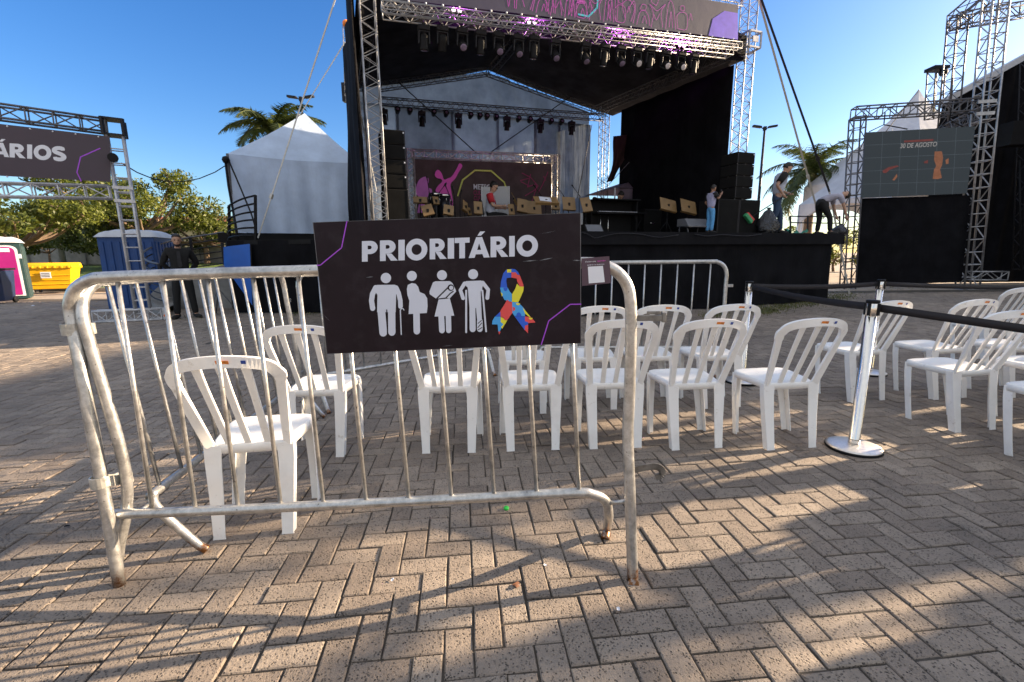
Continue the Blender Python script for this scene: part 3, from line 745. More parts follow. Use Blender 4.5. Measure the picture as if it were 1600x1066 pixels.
# towers
TG = 'aluminium lattice towers of the main stage'
TW = .25
def tower(u, d, z0, z1, label, sleeve=None, w=TW):
    A, B = stage(u, d, z0), stage(u, d, z1)
    r = thing('stage_tower', label, 'truss tower', A, 0, TG)
    b = MB(); truss(b, A, B, w, step=.135, upv=SN, **TR); b.build('lattice', MT['alu'], r)
    b = MB(); b.box(A+Vector((0, 0, .01)), (.5, .5, .02), Matrix.Rotation(YAW, 3, 'Z')); b.build('base_plate', MT['alu_dull'], r)
    if sleeve:
        b = MB(); c = stage(u+.05, d-.02, sleeve)
        for k in (-1, 1):
            for q in (-1, 1): b.bar(c+SU*.17*k+SN*.17*q-Vector((0, 0, .17)), c+SU*.17*k+SN*.17*q+Vector((0, 0, .17)), .035)
        for zz in (-.16, .16):
            for k in (-1, 1): b.bar(c+SU*-.17+SN*.17*k+Vector((0, 0, zz)), c+SU*.17+SN*.17*k+Vector((0, 0, zz)), .035); b.bar(c+SU*.17*k-SN*.17+Vector((0, 0, zz)), c+SU*.17*k+SN*.17+Vector((0, 0, zz)), .035)
        b.box(c-SN*.18, (.16, .02, .12), Matrix.Rotation(YAW, 3, 'Z')); b.build('sleeve_block', MT['alu'], r)
    return r
tower(.0, .13, 0, 7.6, 'front left lattice tower of the main stage, beside the left loudspeaker stack')
tower(8.33, .13, 0, 7.8, 'front right lattice tower of the main stage, above the right loudspeaker stack', sleeve=6.02)
tower(7.88, 5.5, 0, 6.3, 'rear right lattice tower, bright against the sky gap at the back of the stage')
tower(0.05, 5.6, 0, 6.4, 'rear left lattice tower behind the black side curtain')
r = thing('tower_mast', 'short truss mast with an orange beacon standing clear of the left stage curtain', 'truss mast', P(543, 150, 14.4))
b = MB(); A, B = P(543.5, 152, 14.4), P(540.5, 40, 14.4); truss(b, A, B, .17, step=.13, upv=SN, r=.011, rb=.006); b.build('lattice', MT['alu'], r)
b = MB(); b.bar(A+Vector((-.12, 0, .12)), stage(.05, 5.6, A.z+.12), .06); b.bar(A+Vector((-.12, 0, .3)), stage(.05, 5.6, A.z+.3), .05); b.box(A+Vector((-.09, 0, .12)), (.1, .18, .5)); b.build('side_arm', MT['dark'], r)
MT['beacon'] = mat('orange_beacon', (.85, .22, .02), .3, var=.1)
b = MB(); b.ball(P(540.5, 37, 14.33), .10, 12); b.build('beacon', MT['beacon'], r)

# big lighting truss and the banner truss across the front
fA, fB = S(598, 15, -.1), S(1140, 80.5, -.1)
b = MB(); truss(b, fA, fB, .21, step=.15, **TR); o = b.build('lighting_truss', MT['alu']); tag(o, 'front lattice truss across the stage mouth with sixteen moving lights under it', 'truss')
MT['banner'] = mat('grey_banner_print', (.042, .036, .070), .55, var=.15, scale=2, bump=.2, bscale=3, bdist=.02)
MT['banner_line'] = mat('magenta_line_print', (.40, .05, .38), .5, var=.1)
MT['banner_purple'] = mat('violet_print', (.13, .07, .62), .5, var=.15)
MT['banner_cyan'] = mat('cyan_print', (.03, .45, .58), .5, var=.05)
bd = -.52
bl0, br0, br1 = S(596, -4, bd), S(1153, 61, bd), S(1153, 8, bd)
bl1 = bl0+Vector((0, 0, .72))
r = thing('top_banner', 'long grey banner with magenta line figures over the stage mouth', 'banner', (bl0+br0)/2)
b = MB(); b.add([bl0, br0, br1, bl1], [(0, 1, 2, 3)]); o = b.build('sheet', MT['banner'], r)
o.modifiers.new('t', 'SOLIDIFY').thickness = .004
b = MB(); truss(b, bl0-SN*-.08-Vector((0, 0, .09)), br0-SN*-.08-Vector((0, 0, .09))+SU*.15, .12, step=.12, r=.009, rb=.005); b.build('lower_frame', MT['alu'], r)
b = MB(); truss(b, bl1+SN*.08+Vector((0, 0, .07)), br1+SN*.08+Vector((0, 0, .07))+SU*.15, .12, step=.12, r=.009, rb=.005); b.build('upper_frame', MT['alu_dull'], r)
b = MB()
for i in range(26):
    p = bl0.lerp(br0, (i+.5)/26)-SN*.02-Vector((0, 0, .02)); b.ball(p, .018, 6)
b.build('lashing', MT['white_print'], r)
bp = lambda cx, cy, l=.004: onplane(860+cx/4.444, cy/4.444, FL0+SN*(bd-l), SN)
def line3(b, pts, wd, fn):
    l = [fn(*q) for q in pts]
    for p, q in zip(l[:-1], l[1:]):
        if (q-p).length < 1e-4: continue
        d = (q-p).normalized(); s = d.cross(SN)*wd/2; p2, q2 = p-d*wd*.3, q+d*wd*.3
        b.add([p2+s, q2+s, q2-s, p2-s], [(0, 1, 2, 3)])
b = MB()
figs = [[(400, 60), (405, 10), (425, 0), (420, 60), (410, 130), (400, 60)], [(450, 140), (452, 0), (470, 10), (462, 145)], [(520, 130), (500, 40), (530, 0), (560, 10), (585, 60), (560, 150)],
        [(545, 60), (580, 5), (590, 70), (575, 160)], [(600, 170), (620, 90), (650, 70), (680, 110), (690, 180)], [(625, 60), (640, 30), (665, 40), (660, 70), (635, 75), (625, 60)], [(640, 160), (655, 110), (670, 165)],
        [(700, 190), (715, 90), (690, 30), (720, 60), (745, 75), (800, 30), (770, 85), (780, 190)], [(735, 40), (700, 10), (720, -20), (750, 0), (735, 40)], [(720, 100), (735, 140), (760, 95)],
        [(800, 200), (815, 60), (835, 5), (858, 60), (870, 205)], [(825, 190), (838, 80), (850, 195)], [(885, 200), (880, 110), (915, 85), (950, 110), (945, 205), (885, 200)], [(905, 70), (905, 45), (930, 45), (930, 75), (905, 70)], [(965, 140), (975, 95), (985, 140)]]
for k in (0, -430, -700):
    for f in figs: line3(b, smoothpath([(x+k, y+k*.0, 0) for x, y in f], 3), .011, lambda x, y, z: bp(x, y+(k*.118), .004))
b.build('line_drawing', MT['banner_line'], r, recalc=False)
b = MB(); b.tri([[bp(x, y) for x, y in ((1302, 92), (1302, 276), (1098, 248), (1128, 130), (1210, 76))]]); b.build('corner_patch', MT['banner_purple'], r, recalc=False)
b = MB(); line3(b, [(330, -20), (325, 55), (265, 115), (195, 100)], .03, lambda x, y: bp(x, y)); b.build('cyan_arc', MT['banner_cyan'], r, recalc=False)
b = MB(); b.tri([[bp(x, y) for x, y in ((185, 2), (240, 10), (240, 28), (185, 22))]]); b.build('pink_block', MT['banner_line'], r, recalc=False)

# roof: membrane on trusses
zr, zl, za = 6.02, 5.98, 6.95
r = thing('stage_roof', 'dark gabled roof membrane and its trusses over the main stage', 'roof', stage(4.1, 2.7, 6))
b = MB()
def roof_l(u, v): return stage(-.15+(3.95+.15)*u, .15+5.75*v, (5.72+.26*v)+(za-5.98+.22*(1-v))*u-.06*math.sin(math.pi*u))
def roof_r(u, v): return stage(3.95+(8.45-3.95)*u, .15+5.75*v, (za+.0*v-.04*(1-v))-(za-6.02+.26*(1-v))*u-.06*math.sin(math.pi*u))
b.grid(roof_l, 10, 10); b.grid(roof_r, 10, 10); o = b.build('membrane', MT['roof'], r, recalc=False); o.modifiers.new('t', 'SOLIDIFY').thickness = .01
b = MB(); b.grid(lambda u, v: stage(-.15+8.6*u, .24+.03*math.sin(u*50), 5.33+.33*u+(.55+.6*(1-abs(2*u-1)))*v), 60, 5); b.build('front_valance', MT['black_cloth'], r, recalc=False)
def rt_(a, c, name, m='alu_dull', w=.2):
    b = MB(); truss(b, a, c, w, step=.16, **TR); b.build(name, MT[m], r)
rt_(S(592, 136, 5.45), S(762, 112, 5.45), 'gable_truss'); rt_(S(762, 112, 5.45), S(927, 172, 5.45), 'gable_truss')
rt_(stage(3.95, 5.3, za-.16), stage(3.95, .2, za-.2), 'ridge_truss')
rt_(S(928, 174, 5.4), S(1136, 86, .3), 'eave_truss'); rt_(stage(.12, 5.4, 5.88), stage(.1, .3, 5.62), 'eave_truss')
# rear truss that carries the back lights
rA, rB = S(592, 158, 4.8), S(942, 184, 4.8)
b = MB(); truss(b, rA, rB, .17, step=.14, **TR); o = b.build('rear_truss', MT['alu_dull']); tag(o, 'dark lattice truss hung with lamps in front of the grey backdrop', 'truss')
# backdrop
r = thing('backdrop', 'pleated grey cloth backdrop closing the rear of the stage', 'backdrop', stage(3.7, 5.8, ZF))
for k, (u0, u1, mm) in enumerate(((-.2, 1.15, 'backdrop'), (1.05, 2.8, 'backdrop_dark'), (2.7, 4.25, 'backdrop'), (4.15, 5.55, 'backdrop'), (5.45, 6.4, 'backdrop_dark'), (6.3, 7.55, 'backdrop_dark'))):
    b = MB(); b.grid(skirt_fn(stage(u0, 5.8+.015*(k % 2), 0), stage(u1, 5.8+.015*(k % 2), 0), ZF, 5.62, .014, seed=k), 40, 6); b.build('cloth_panel', MT[mm], r, recalc=False)
b = MB()
def gab(u, v):
    uu = -.1+7.6*u; top = 5.62+(za-.05-5.62)*(1-abs(uu-3.9)/4.1)*.98+.3*(abs(uu-3.9)/4.1)
    fold = .05*math.sin(9*(uu-3.9)+6*v)*math.exp(-abs(uu-4.6)) if True else 0
    return stage(uu, 5.85+fold, 5.55+(top-5.55)*v)
b.grid(gab, 60, 8); b.build('gable_cloth', MT['backdrop'], r, recalc=False)
def cable(pts, rad, label, m='dark', name='cable', cat='cable', group=None):
    b = MB(); b.tube(pts, rad, 6); return tag(b.build(name, MT[m]), label, cat, group)
cable([S(622, 128, 5.2), S(745, 240, 5.2)], .016, 'bracing cable slanting down right before the grey backdrop', group='bracing cables behind the stage')
cable([S(893, 150, 5.2), S(764, 240, 5.2)], .016, 'bracing cable slanting down left before the grey backdrop', group='bracing cables behind the stage')
cable([S(925, 195, 5.6), S(902, 310, 5.6)], .012, 'thin dark cable hanging near the right edge of the backdrop')
# side curtains
r = thing('side_curtain', 'black cloth wall closing the right side of the stage', 'curtain', stage(8.3, 2.5, ZF))
def rw(u, v):
    d = .35+(4.75-.35)*u; zt = 5.62+.22*u; zb = ZF+.02+(0 if u < .8 else (u-.8)*2.5)
    return stage(8.22-.16*u+.03*math.sin(d*6)*(1-.4*v), d, zb+(zt-zb)*v)
b = MB(); b.grid(rw, 60, 14); o = b.build('cloth', MT['black_cloth'], r, recalc=False); o.modifiers.new('t', 'SOLIDIFY').thickness = .006
MT['brown_flap'] = cloth('brown_flap', (.05, .032, .028), fold=6, var=.3)
b = MB(); b.grid(lambda u, v: S(961-14*(1-v)**1.5+30*u+(3*math.sin(v*5+u*4))-16*u*(1-v), 285-72*v-4*u, 4.5+.06*math.sin(u*9)), 10, 8); b.build('turned_flap', MT['brown_flap'], r, recalc=False)
cable([S(1064, 138, 3.2), S(1000, 235, 4.1), S(950, 290, 4.6)], .010, 'pale strap slanting across the black right curtain', 'alu')
r = thing('side_curtain', 'black cloth wall hanging outside the front left tower', 'curtain', stage(-.2, 2.5, ZF))
def lw(u, v):
    d = .1+5.6*u; return stage(-.22-.07*math.sin(d*5+v*2)*(1-.5*v)-.16*u*math.sin(2.6*v+.4)**2-.05*math.sin(v*9+d)*u, d, .3+6.3*v)
b = MB(); b.grid(lw, 60, 16); o = b.build('cloth', MT['black_cloth'], r, recalc=False); o.modifiers.new('t', 'SOLIDIFY').thickness = .006

# moving heads, par lamps, floods
MT['lens'] = mat('dim_lens', (.22, .17, .26), .08, .2, var=.2, scale=20)
MT['lens_w'] = mat('led_lens', (.62, .58, .60), .15, .1, var=.5, scale=80)
LG = 'moving head lights under the front truss'
def moving_head(label, tilt=0, lens='lens'):
    r = thing('moving_head_light', label, 'stage light', (0, 0, 0), YAW, LG)
    b = MB(); b.box((0, 0, -.045), (.20, .15, .08)); b.box((0, 0, .015), (.06, .05, .05)); b.build('base', MT['dark'], r, world=False, bevel=.012)
    b = MB()
    for s in (-1, 1): b.hexa([Vector((s*.085-.014, y, -.09)) for y in (-.05,)]+[Vector((s*.085+.014, -.05, -.09)), Vector((s*.085+.014, .05, -.09)), Vector((s*.085-.014, .05, -.09))],
                             [Vector((s*.092-.012, -.032, -.29)), Vector((s*.092+.012, -.032, -.29)), Vector((s*.092+.012, .032, -.29)), Vector((s*.092-.012, .032, -.29))])
    b.box((0, 0, -.10), (.19, .10, .025)); b.build('yoke', MT['dark'], r, world=False, bevel=.008)
    M = Matrix.Translation((0, 0, -.26)) @ Matrix.Rotation(RAD(tilt), 4, 'X')
    b = MB(); b.lathe([(.04, .13), (.066, .10), (.072, .03), (.070, -.06), (.077, -.10), (.077, -.125), (.066, -.127)], 16, M); hd = b.build('head', MT['black'], r, world=False)
    b = MB(); b.lathe([(.066, -.124), (.05, -.130), (.02, -.134), (.001, -.135)], 16, M); b.build('lens', MT[lens], hd, world=False)
    return r
LX = [(170, 128), (250, 132), (335, 140), (415, 150), (493, 158), (578, 168), (645, 172), (737, 188), (868, 202), (950, 208), (1020, 215), (1090, 223), (1147, 225), (1213, 237), (1280, 243), (1337, 250)]
protos = {}
tl = [10, 30, -50, 15, -45, -40, 10, -40, -35, 12, -40, -55, 10, -60, -60, 8]
ordn = ['first', 'second', 'third', 'fourth', 'fifth', 'sixth', 'seventh', 'eighth', 'ninth', 'tenth', 'eleventh', 'twelfth', 'thirteenth', 'fourteenth', 'fifteenth', 'sixteenth']
for i, (cx, cy) in enumerate(LX):
    ln = 'lens_w' if i in (11, 13, 14) else 'lens'
    lab = f'{ordn[i]} moving light from the left under the front truss, '+('head turned toward the viewer' if tl[i] < -20 else 'head hanging down')
    key = (tl[i], ln); loc = S(600+cx/2.759, cy/2.759-6, -.12)
    if key in protos: dup(protos[key], loc, YAW, lab)
    else: protos[key] = moving_head(lab, tl[i], ln); protos[key].location = loc
BGp = 'lamps under the rear truss'
for i, (cx, cy) in enumerate(((265, 800), (528, 815), (782, 830), (1120, 850), (1353, 870), (1570, 885))):
    o = dup(protos[(10, 'lens')], S(540+cx/4.444, cy/4.444-9, 4.72), YAW, f'{ordn[i]} large lamp from the left under the dark rear truss'); o['group'] = BGp
def par(label, grp, ang=0):
    r = thing('par_lamp', label, 'stage light', (0, 0, 0), YAW, grp)
    M = Matrix.Rotation(RAD(90+ang), 4, 'X')
    b = MB(); b.lathe([(.03, -.10), (.05, -.08), (.066, 0), (.074, .07), (.074, .09), (.064, .092)], 14, M); b.build('can', MT['black'], r, world=False)
    b = MB(); b.lathe([(.064, .086), (.03, .094), (.001, .096)], 14, M); b.build('lens', MT['lens'], r, world=False)
    b = MB(); b.box((0, .0, .085), (.14, .03, .014)); b.box((-.075, 0, .04), (.008, .03, .09)); b.box((.075, 0, .04), (.008, .03, .09)); b.build('bracket', MT['dark'], r, world=False)
    return r
p0 = None
for i, cx in enumerate((360, 445, 612, 697, 867, 930, 980, 1044, 1200, 1278, 1425, 1497)):
    cy = 770+(cx-360)*.072; loc = S(540+cx/4.444, cy/4.444, 4.72); lab = f'{ordn[i]} small round lamp from the left under the dark rear truss'
    if p0 is None: p0 = par(lab, BGp, -20); p0.location = loc
    else: dup(p0, loc, YAW, lab)
MT['flood_m'] = mat('lit_magenta_lens', (.9, .5, .9), .3, emit=(1, .25, .95), estr=1.3)
MT['flood_w'] = mat('lit_pale_lens', (.9, .8, .9), .3, emit=(1, .72, .95), estr=1.1)
for i, (px, py, pw) in enumerate(((713, 17, 'w'), (830, 36, 'w'), (970.5, 58, 'm'), (1064, 72, 'm'))):
    c = S(px, py, -.28)
    r = thing('twin_flood_lamp', f'{ordn[i]} pair of lit round lamps from the left on the front truss, '+('magenta' if pw == 'm' else 'pale pink'), 'stage light', c, YAW, 'twin lamps on the front truss')
    b = MB(); b.box((0, .07, 0), (.2, .06, .03)); b.build('bracket', MT['dark'], r, world=False)
    for s in (-1, 1):
        M = Matrix.Translation((s*.052, 0, 0)) @ Matrix.Rotation(RAD(90), 4, 'X')
        b = MB(); b.lathe([(.035, -.07), (.05, -.03), (.05, .02), (.044, .022)], 14, M); cn = b.build('can', MT['black'], r, world=False)
        b = MB(); b.lathe([(.044, .020), (.02, .026), (.001, .027)], 14, M); b.build('lens', MT['flood_'+pw], cn, world=False)
    ld = bpy.data.lights.new('lamp_light', 'SPOT'); lo = bpy.data.objects.new('lamp_light', ld); SC.collection.objects.link(lo)
    ld.energy = 22; ld.color = (.75, .10, 1); ld.spot_size = RAD(150); ld.shadow_soft_size = .05; lo.location = c-SN*.03+Vector((0, 0, .05))
    lo.rotation_euler = (SN*.55+Vector((0, 0, .5))+SU*(.1)).to_track_quat('-Z', 'Y').to_euler()

# loudspeakers
MT['grille'] = mat('speaker_grille', (.007, .007, .007), .8, 0, var=.35, scale=4, bump=.7, bscale=260, bdist=.002)
MT['cab'] = mat('speaker_cabinet', (.012, .0115, .0115), .7, bump=.2, bscale=150, bdist=.001)
for k in ('grille', 'cab', 'black', 'dark'): MT[k].node_tree.nodes['Principled BSDF'].inputs['Specular IOR Level'].default_value = .12
def cabinet(c, sx, sy, sz, label, kind, rz=YAW, grp=None, lights=True):
    """grilled loudspeaker box, front toward -y"""
    r = thing(kind, label, 'loudspeaker', c, rz, grp)
    b = MB(); b.box((0, 0, sz/2), (sx, sy, sz-.008)); b.build('cabinet', MT['cab'], r, world=False, bevel=.008)
    b = MB(); b.box((0, -sy/2-.004, sz/2), (sx-.05, .012, sz-.05)); b.build('grille', MT['grille'], r, world=False)
    for k in (-1, 1):
        b = MB(); b.box((k*(sx/2-.012), -sy/2-.009, sz*.5), (.02, .012, sz-.02)); b.build('edge_rail', MT['dark'], r, world=False)
    if lights:
        b = MB(); b.box((sx/2-.03, -sy/2-.017, sz-.05), (.024, .01, .024)); b.build('latch', MT['white_print'], r, world=False)
    return r
c0 = (S(599, 292, .4)+S(638, 292, .4))/2; hh = .262; wd = (S(638, 250, .4)-S(600, 250, .4)).dot(SU)
cabinet(stage((c0-FL0).dot(SU), .75, ZF), wd+.02, .62, .80, 'black bass cabinet at the bottom of the left loudspeaker stack', 'subwoofer', lights=False)
for k in range(4):
    cabinet(stage((c0-FL0).dot(SU), .72, ZF+.81+k*.265), wd, .5, .262, ('lowest', 'second lowest', 'second highest', 'topmost')[k]+' array box in the left loudspeaker stack by the front tower', 'array_speaker', grp='array boxes of the loudspeaker stacks')
for i, u in enumerate((7.97, 8.62)):
    cabinet(stage(u, .25, ZF), .64, .62, .80, ('left', 'right')[i]+' one of the two bass cabinets under the right loudspeaker stack', 'subwoofer', lights=False)
for k in range(4):
    cabinet(stage(8.42, .22, ZF+.82+k*.265), .52, .5, .262, ('lowest', 'second lowest', 'second highest', 'topmost')[k]+' array box in the right loudspeaker stack near the cleaners', 'array_speaker', grp='array boxes of the loudspeaker stacks')

# small framed banner at the back of the stage
DB = 4.95
r = thing('frame_banner', 'brown banner with pink figures in a small truss frame behind the musicians', 'banner', stage(3.5, DB, ZF))
tl_, tr_ = S(643, 241, DB), S(866, 249, DB)
MT['alu_warm'] = mat('bright_aluminium', (.62, .60, .57), .35, .5, var=.2, scale=8)
b = MB(); truss(b, tl_, tr_, .22, step=.34, style='ladder', r=.018, rb=.012); b.build('beam', MT['alu_warm'], r)
for q in (tl_+SU*-.05, tr_+SU*.05):
    b = MB(); truss(b, Vector((q.x, q.y, ZF)), Vector((q.x, q.y, q.z+.12)), .2, step=.16, upv=SN, r=.018, rb=.010); b.build('post', MT['alu_warm'], r)
MT['brown_print'] = cloth('brown_banner_print', (.105, .082, .078), fold=3, var=.2, fdist=.03, stretch=(1.5, 1.5, .6))
q0, q1 = S(646, 249, DB-.02), S(862, 256, DB-.02)
def bfn(u, v):
    p = q0.lerp(q1, u); return Vector((p.x, p.y, ZF+(p.z-ZF)*v))-SN*(.02*math.sin(u*9+3*v)*(1-v))
b = MB(); b.grid(bfn, 40, 10); o = b.build('sheet', MT['brown_print'], r, recalc=False)
MT['pink_fig'] = mat('pink_figure_print', (.85, .10, .58), .5, var=.12, scale=1.5)
MT['violet_fig'] = mat('violet_figure_print', (.68, .18, .66), .5, var=.2, scale=1.5)
MT['lime'] = mat('lime_print', (.68, .76, .14), .5, var=.1)
MT['crimson'] = mat('crimson_print', (.35, .02, .12), .5, var=.15)
mp = lambda x, y, l=.03: onplane(630+x/5.926, 225+y/5.926, FL0+SN*(DB-.05-l), SN)
sil = lambda pts: smoothpath([(x, y, 0) for x, y in pts], 3)
b = MB(); b.tri([[mp(x, y) for x, y, _ in sil([(130, 640), (145, 560), (150, 500), (120, 470), (108, 485), (120, 400), (150, 330), (205, 303), (235, 325), (232, 400), (265, 420), (262, 460), (225, 490), (200, 560), (180, 640)])]]); b.build('standing_figure', MT['violet_fig'], r, recalc=False)
b = MB(); b.tri([[mp(x, y) for x, y, _ in sil([(412, 640), (405, 560), (360, 470), (300, 440), (320, 390), (360, 350), (350, 325), (310, 315), (293, 285), (305, 250), (330, 242), (360, 280), (378, 330), (415, 318), (450, 300), (495, 230), (520, 180), (548, 205), (510, 270), (480, 325), (440, 370), (445, 440), (460, 520), (455, 640)])]]); b.build('reaching_figure', MT['pink_fig'], r, recalc=False)
b = MB(); line3(b, [(505, 480), (550, 335), (665, 245), (815, 250), (935, 355), (965, 440)], .045, lambda x, y: mp(x, y, .032)); b.build('arch_line', MT['lime'], r, recalc=False)
b = MB()
for l in ([(1100, 270), (1180, 310), (1250, 390), (1200, 440)], [(1085, 340), (1160, 320)], [(1180, 280), (1150, 400), (1230, 370), (1240, 430)], [(1340, 260), (1290, 380), (1250, 450)], [(1300, 300), (1320, 340)], [(1090, 350), (1170, 390)], [(1130, 480), (1230, 420), (1190, 540)]): line3(b, l, .022, lambda x, y: mp(x, y, .032))
b.build('line_drawing', MT['crimson'], r, recalc=False)
textmesh('METSO', mp(652, 420, .035), mp(812, 424, .035), .30*.5, MT['white_print'], 'lettering', r, .0, .02)
textmesh('CUL', mp(652, 472, .035), mp(722, 474, .035), .13, MT['crimson'], 'lettering', r, .0, .02)
textmesh('CUL', mp(655, 522, .035), mp(722, 524, .035), .13, MT['crimson'], 'lettering', r, .0, .02)

# ================================================================== THINGS ON THE STAGE
MT['ply'] = mat('tan_plywood', (.23, .14, .055), .55, var=.18, scale=5)
MT['paper'] = mat('paper', (.62, .64, .70), .7, var=.08)
MG = 'wooden music stands on the stage'
def music_stand(cx, cy, w_, h_, d, label, rz=0, tilt=18, roll=0, paper=False, col='ply', sc=5.0, ox=580, oy=180):
    c = S(ox+cx/sc, oy+cy/sc, d); k = (S(ox+cx/sc+10, oy+cy/sc, d)-c).length/10
    w_, h_ = w_/sc*k, h_/sc*k/math.cos(RAD(tilt))
    base = Vector((c.x, c.y, ZF)); r = thing('music_stand', label, 'music stand', base, YAW+RAD(rz), MG); z = c.z-ZF
    Mt = Matrix.Rotation(RAD(roll), 3, 'Y') @ Matrix.Rotation(RAD(-tilt), 3, 'X')
    b = MB(); b.box((0, 0, z), (w_, .012, h_), Mt); b.build('desk', MT[col], r, world=False, bevel=.003)
    b = MB(); b.box(Vector((0, 0, z))+Mt @ Vector((0, .03, -h_/2)), (w_, .06, .008), Mt); b.build('ledge', MT[col], r, world=False)
    b = MB(); b.tube([(0, .02, .3), (0, .02, z)], .011, 7); b.tube([(0, .02, .05), (0, .02, .4)], .016, 7); b.box((0, .0, z-.02), (.05, .05, .07)); b.build('pole', MT['black'], r, world=False)
    for i in range(3):
        a = 2.1*i+.4; b = MB(); b.tube([(0, .02, .33), (.25*math.cos(a), .25*math.sin(a), .01)], .009, 6); b.build('leg', MT['black'], r, world=False)
    if paper:
        b = MB(); b.box(Vector((-.02, 0, z))+Mt @ Vector((.0, -.012, .01)), (w_*.48, .003, h_*.7), Mt @ Matrix.Rotation(RAD(7), 3, 'Y')); b.build('sheet_music', MT['paper'], r, world=False)
for a in [((382, 660, 108, 46, 1.6, 'dark tan music stand at the far left beside the loudspeaker stack'), dict()),
          ((505, 665, 54, 56, 2.2, 'narrow music stand in front of the congas'), dict(rz=20)),
          ((440, 740, 88, 80, 1.0, 'low music stand tilted left below the congas'), dict(roll=-14)),
          ((605, 740, 80, 72, 1.0, 'low music stand under the reaching pink figure'), dict(roll=9)),
          ((735, 710, 58, 76, 1.6, 'music stand turned sideways under the end of the lime arch'), dict(roll=24, rz=35)),
          ((766, 750, 36, 54, 2.4, 'short music stand seen narrow, left of the seated musician'), dict(rz=30)),
          ((835, 722, 66, 90, 1.5, 'upright music stand directly behind the seated musician'), dict(roll=4)),
          ((1095, 735, 46, 74, 1.6, 'narrow music stand just in front of the seated musician'), dict()),
          ((1120, 650, 66, 60, 2.6, 'music stand turned edge-on holding a white score'), dict(rz=50, tilt=35, roll=30, paper=True)),
          ((1180, 705, 78, 92, 1.5, 'music stand leaning right in the middle of the stage'), dict(roll=9)),
          ((1272, 722, 112, 90, 2.0, 'wide plain music stand left of the paper-covered desk'), dict(roll=3)),
          ((1366, 662, 182, 46, 1.0, 'widest music stand with score papers lying on its desk'), dict(tilt=48, paper=True)),
          ((1440, 705, 62, 54, 2.2, 'small music stand behind the wide paper-covered one'), dict()),
          ((1545, 690, 100, 88, 1.2, 'square music stand right of the paper-covered one'), dict(roll=2))]: music_stand(*a[0], **a[1])
for a in [((160, 620, 68, 84, 1.0, 'music stand leaning left at the end of the keyboard desk'), dict(roll=-8)), ((730, 622, 112, 66, .8, 'left of the two tilted music stands near the singing child'), dict(roll=10, tilt=25)),
          ((870, 634, 106, 70, .6, 'right of the two tilted music stands, nearest the singing child'), dict(roll=10, tilt=25))]: music_stand(*a[0], **a[1], sc=4.444, ox=880)
# congas, microphones
MT['drum'] = mat('conga_shell', (.02, .02, .025), .25, .1, var=.3)
for cx, cy, d, lab in ((498, 612, 2.9, 'left conga drum of the pair beside the pink figures'), (566, 622, 2.7, 'right conga drum of the pair beside the pink figures')):
    c = S(580+cx/5, 180+cy/5, d); r = thing('conga_drum', lab, 'drum', (c.x, c.y, ZF), 0, 'pair of congas'); z = c.z-ZF
    b = MB(); b.lathe([(.10, .05), (.12, .2), (.165, z-.35), (.15, z-.03)], 20); b.build('shell', MT['drum'], r, world=False)
    b = MB(); b.lathe([(.156, z-.05), (.160, z-.045), (.160, z), (.150, z+.005)], 20); b.build('rim', MT['chrome'], r, world=False)
    b = MB(); b.lathe([(.150, z+.003), (.08, z+.008), (.001, z+.008)], 20); b.build('head', MT['paper'], r, world=False)
    b = MB()
    for k in range(6): a = k*math.pi/3; b.tube([(.163*math.cos(a), .163*math.sin(a), z-.02), (.172*math.cos(a), .172*math.sin(a), z-.25)], .006, 5)
    b.build('lug', MT['chrome'], r, world=False)
    for k in range(3): a = 2.1*k; b = MB(); b.tube([(.12*math.cos(a), .12*math.sin(a), .2), (.26*math.cos(a), .26*math.sin(a), 0)], .012, 6); b.build('leg', MT['chrome'], r, world=False)
def mic_stand(p, top, tip, label):
    r = thing('microphone_stand', label, 'microphone stand', (p.x, p.y, ZF), 0, 'black boom microphone stands'); t = top-Vector((p.x, p.y, ZF)); e = tip-Vector((p.x, p.y, ZF))
    b = MB(); b.tube([(0, 0, .2), t], .010, 6); b.build('pole', MT['black'], r, world=False)
    for k in range(3): a = 2.1*k+1; b = MB(); b.tube([(0, 0, .22), (.28*math.cos(a), .28*math.sin(a), .01)], .008, 5); b.build('leg', MT['black'], r, world=False)
    b = MB(); b.tube([t+(t-e)*.3, e], .008, 6); b.build('boom', MT['black'], r, world=False)
    b = MB(); dd = (e-t).normalized(); b.tube([e, e+dd*.06, e+dd*.09, e+dd*.12], [.012, .014, .024, .012], 8); b.build('microphone', MT['dark'], r, world=False)
for p, t, e, lab in (((455, 760), (452, 590), (440, 515), 'boom microphone over the standing violet figure'), ((480, 770), (520, 620), (565, 560), 'boom microphone crossing above the left conga'),
                     ((640, 770), (625, 660), (590, 575), 'boom microphone leaning over the right conga'), ((655, 770), (652, 640), (640, 590), 'microphone stand beside the right conga'), ((692, 770), (694, 650), (700, 620), 'straight microphone stand under the lime arch')):
    f = lambda q, d=2.4: S(580+q[0]/5, 180+q[1]/5, d)
    mic_stand(f(p), f(t), f(e), lab)
mic_stand(S(1066, 365, 2), S(1066, 305, 2), S(1066, 284, 2), 'straight microphone stand in front of the black right curtain')
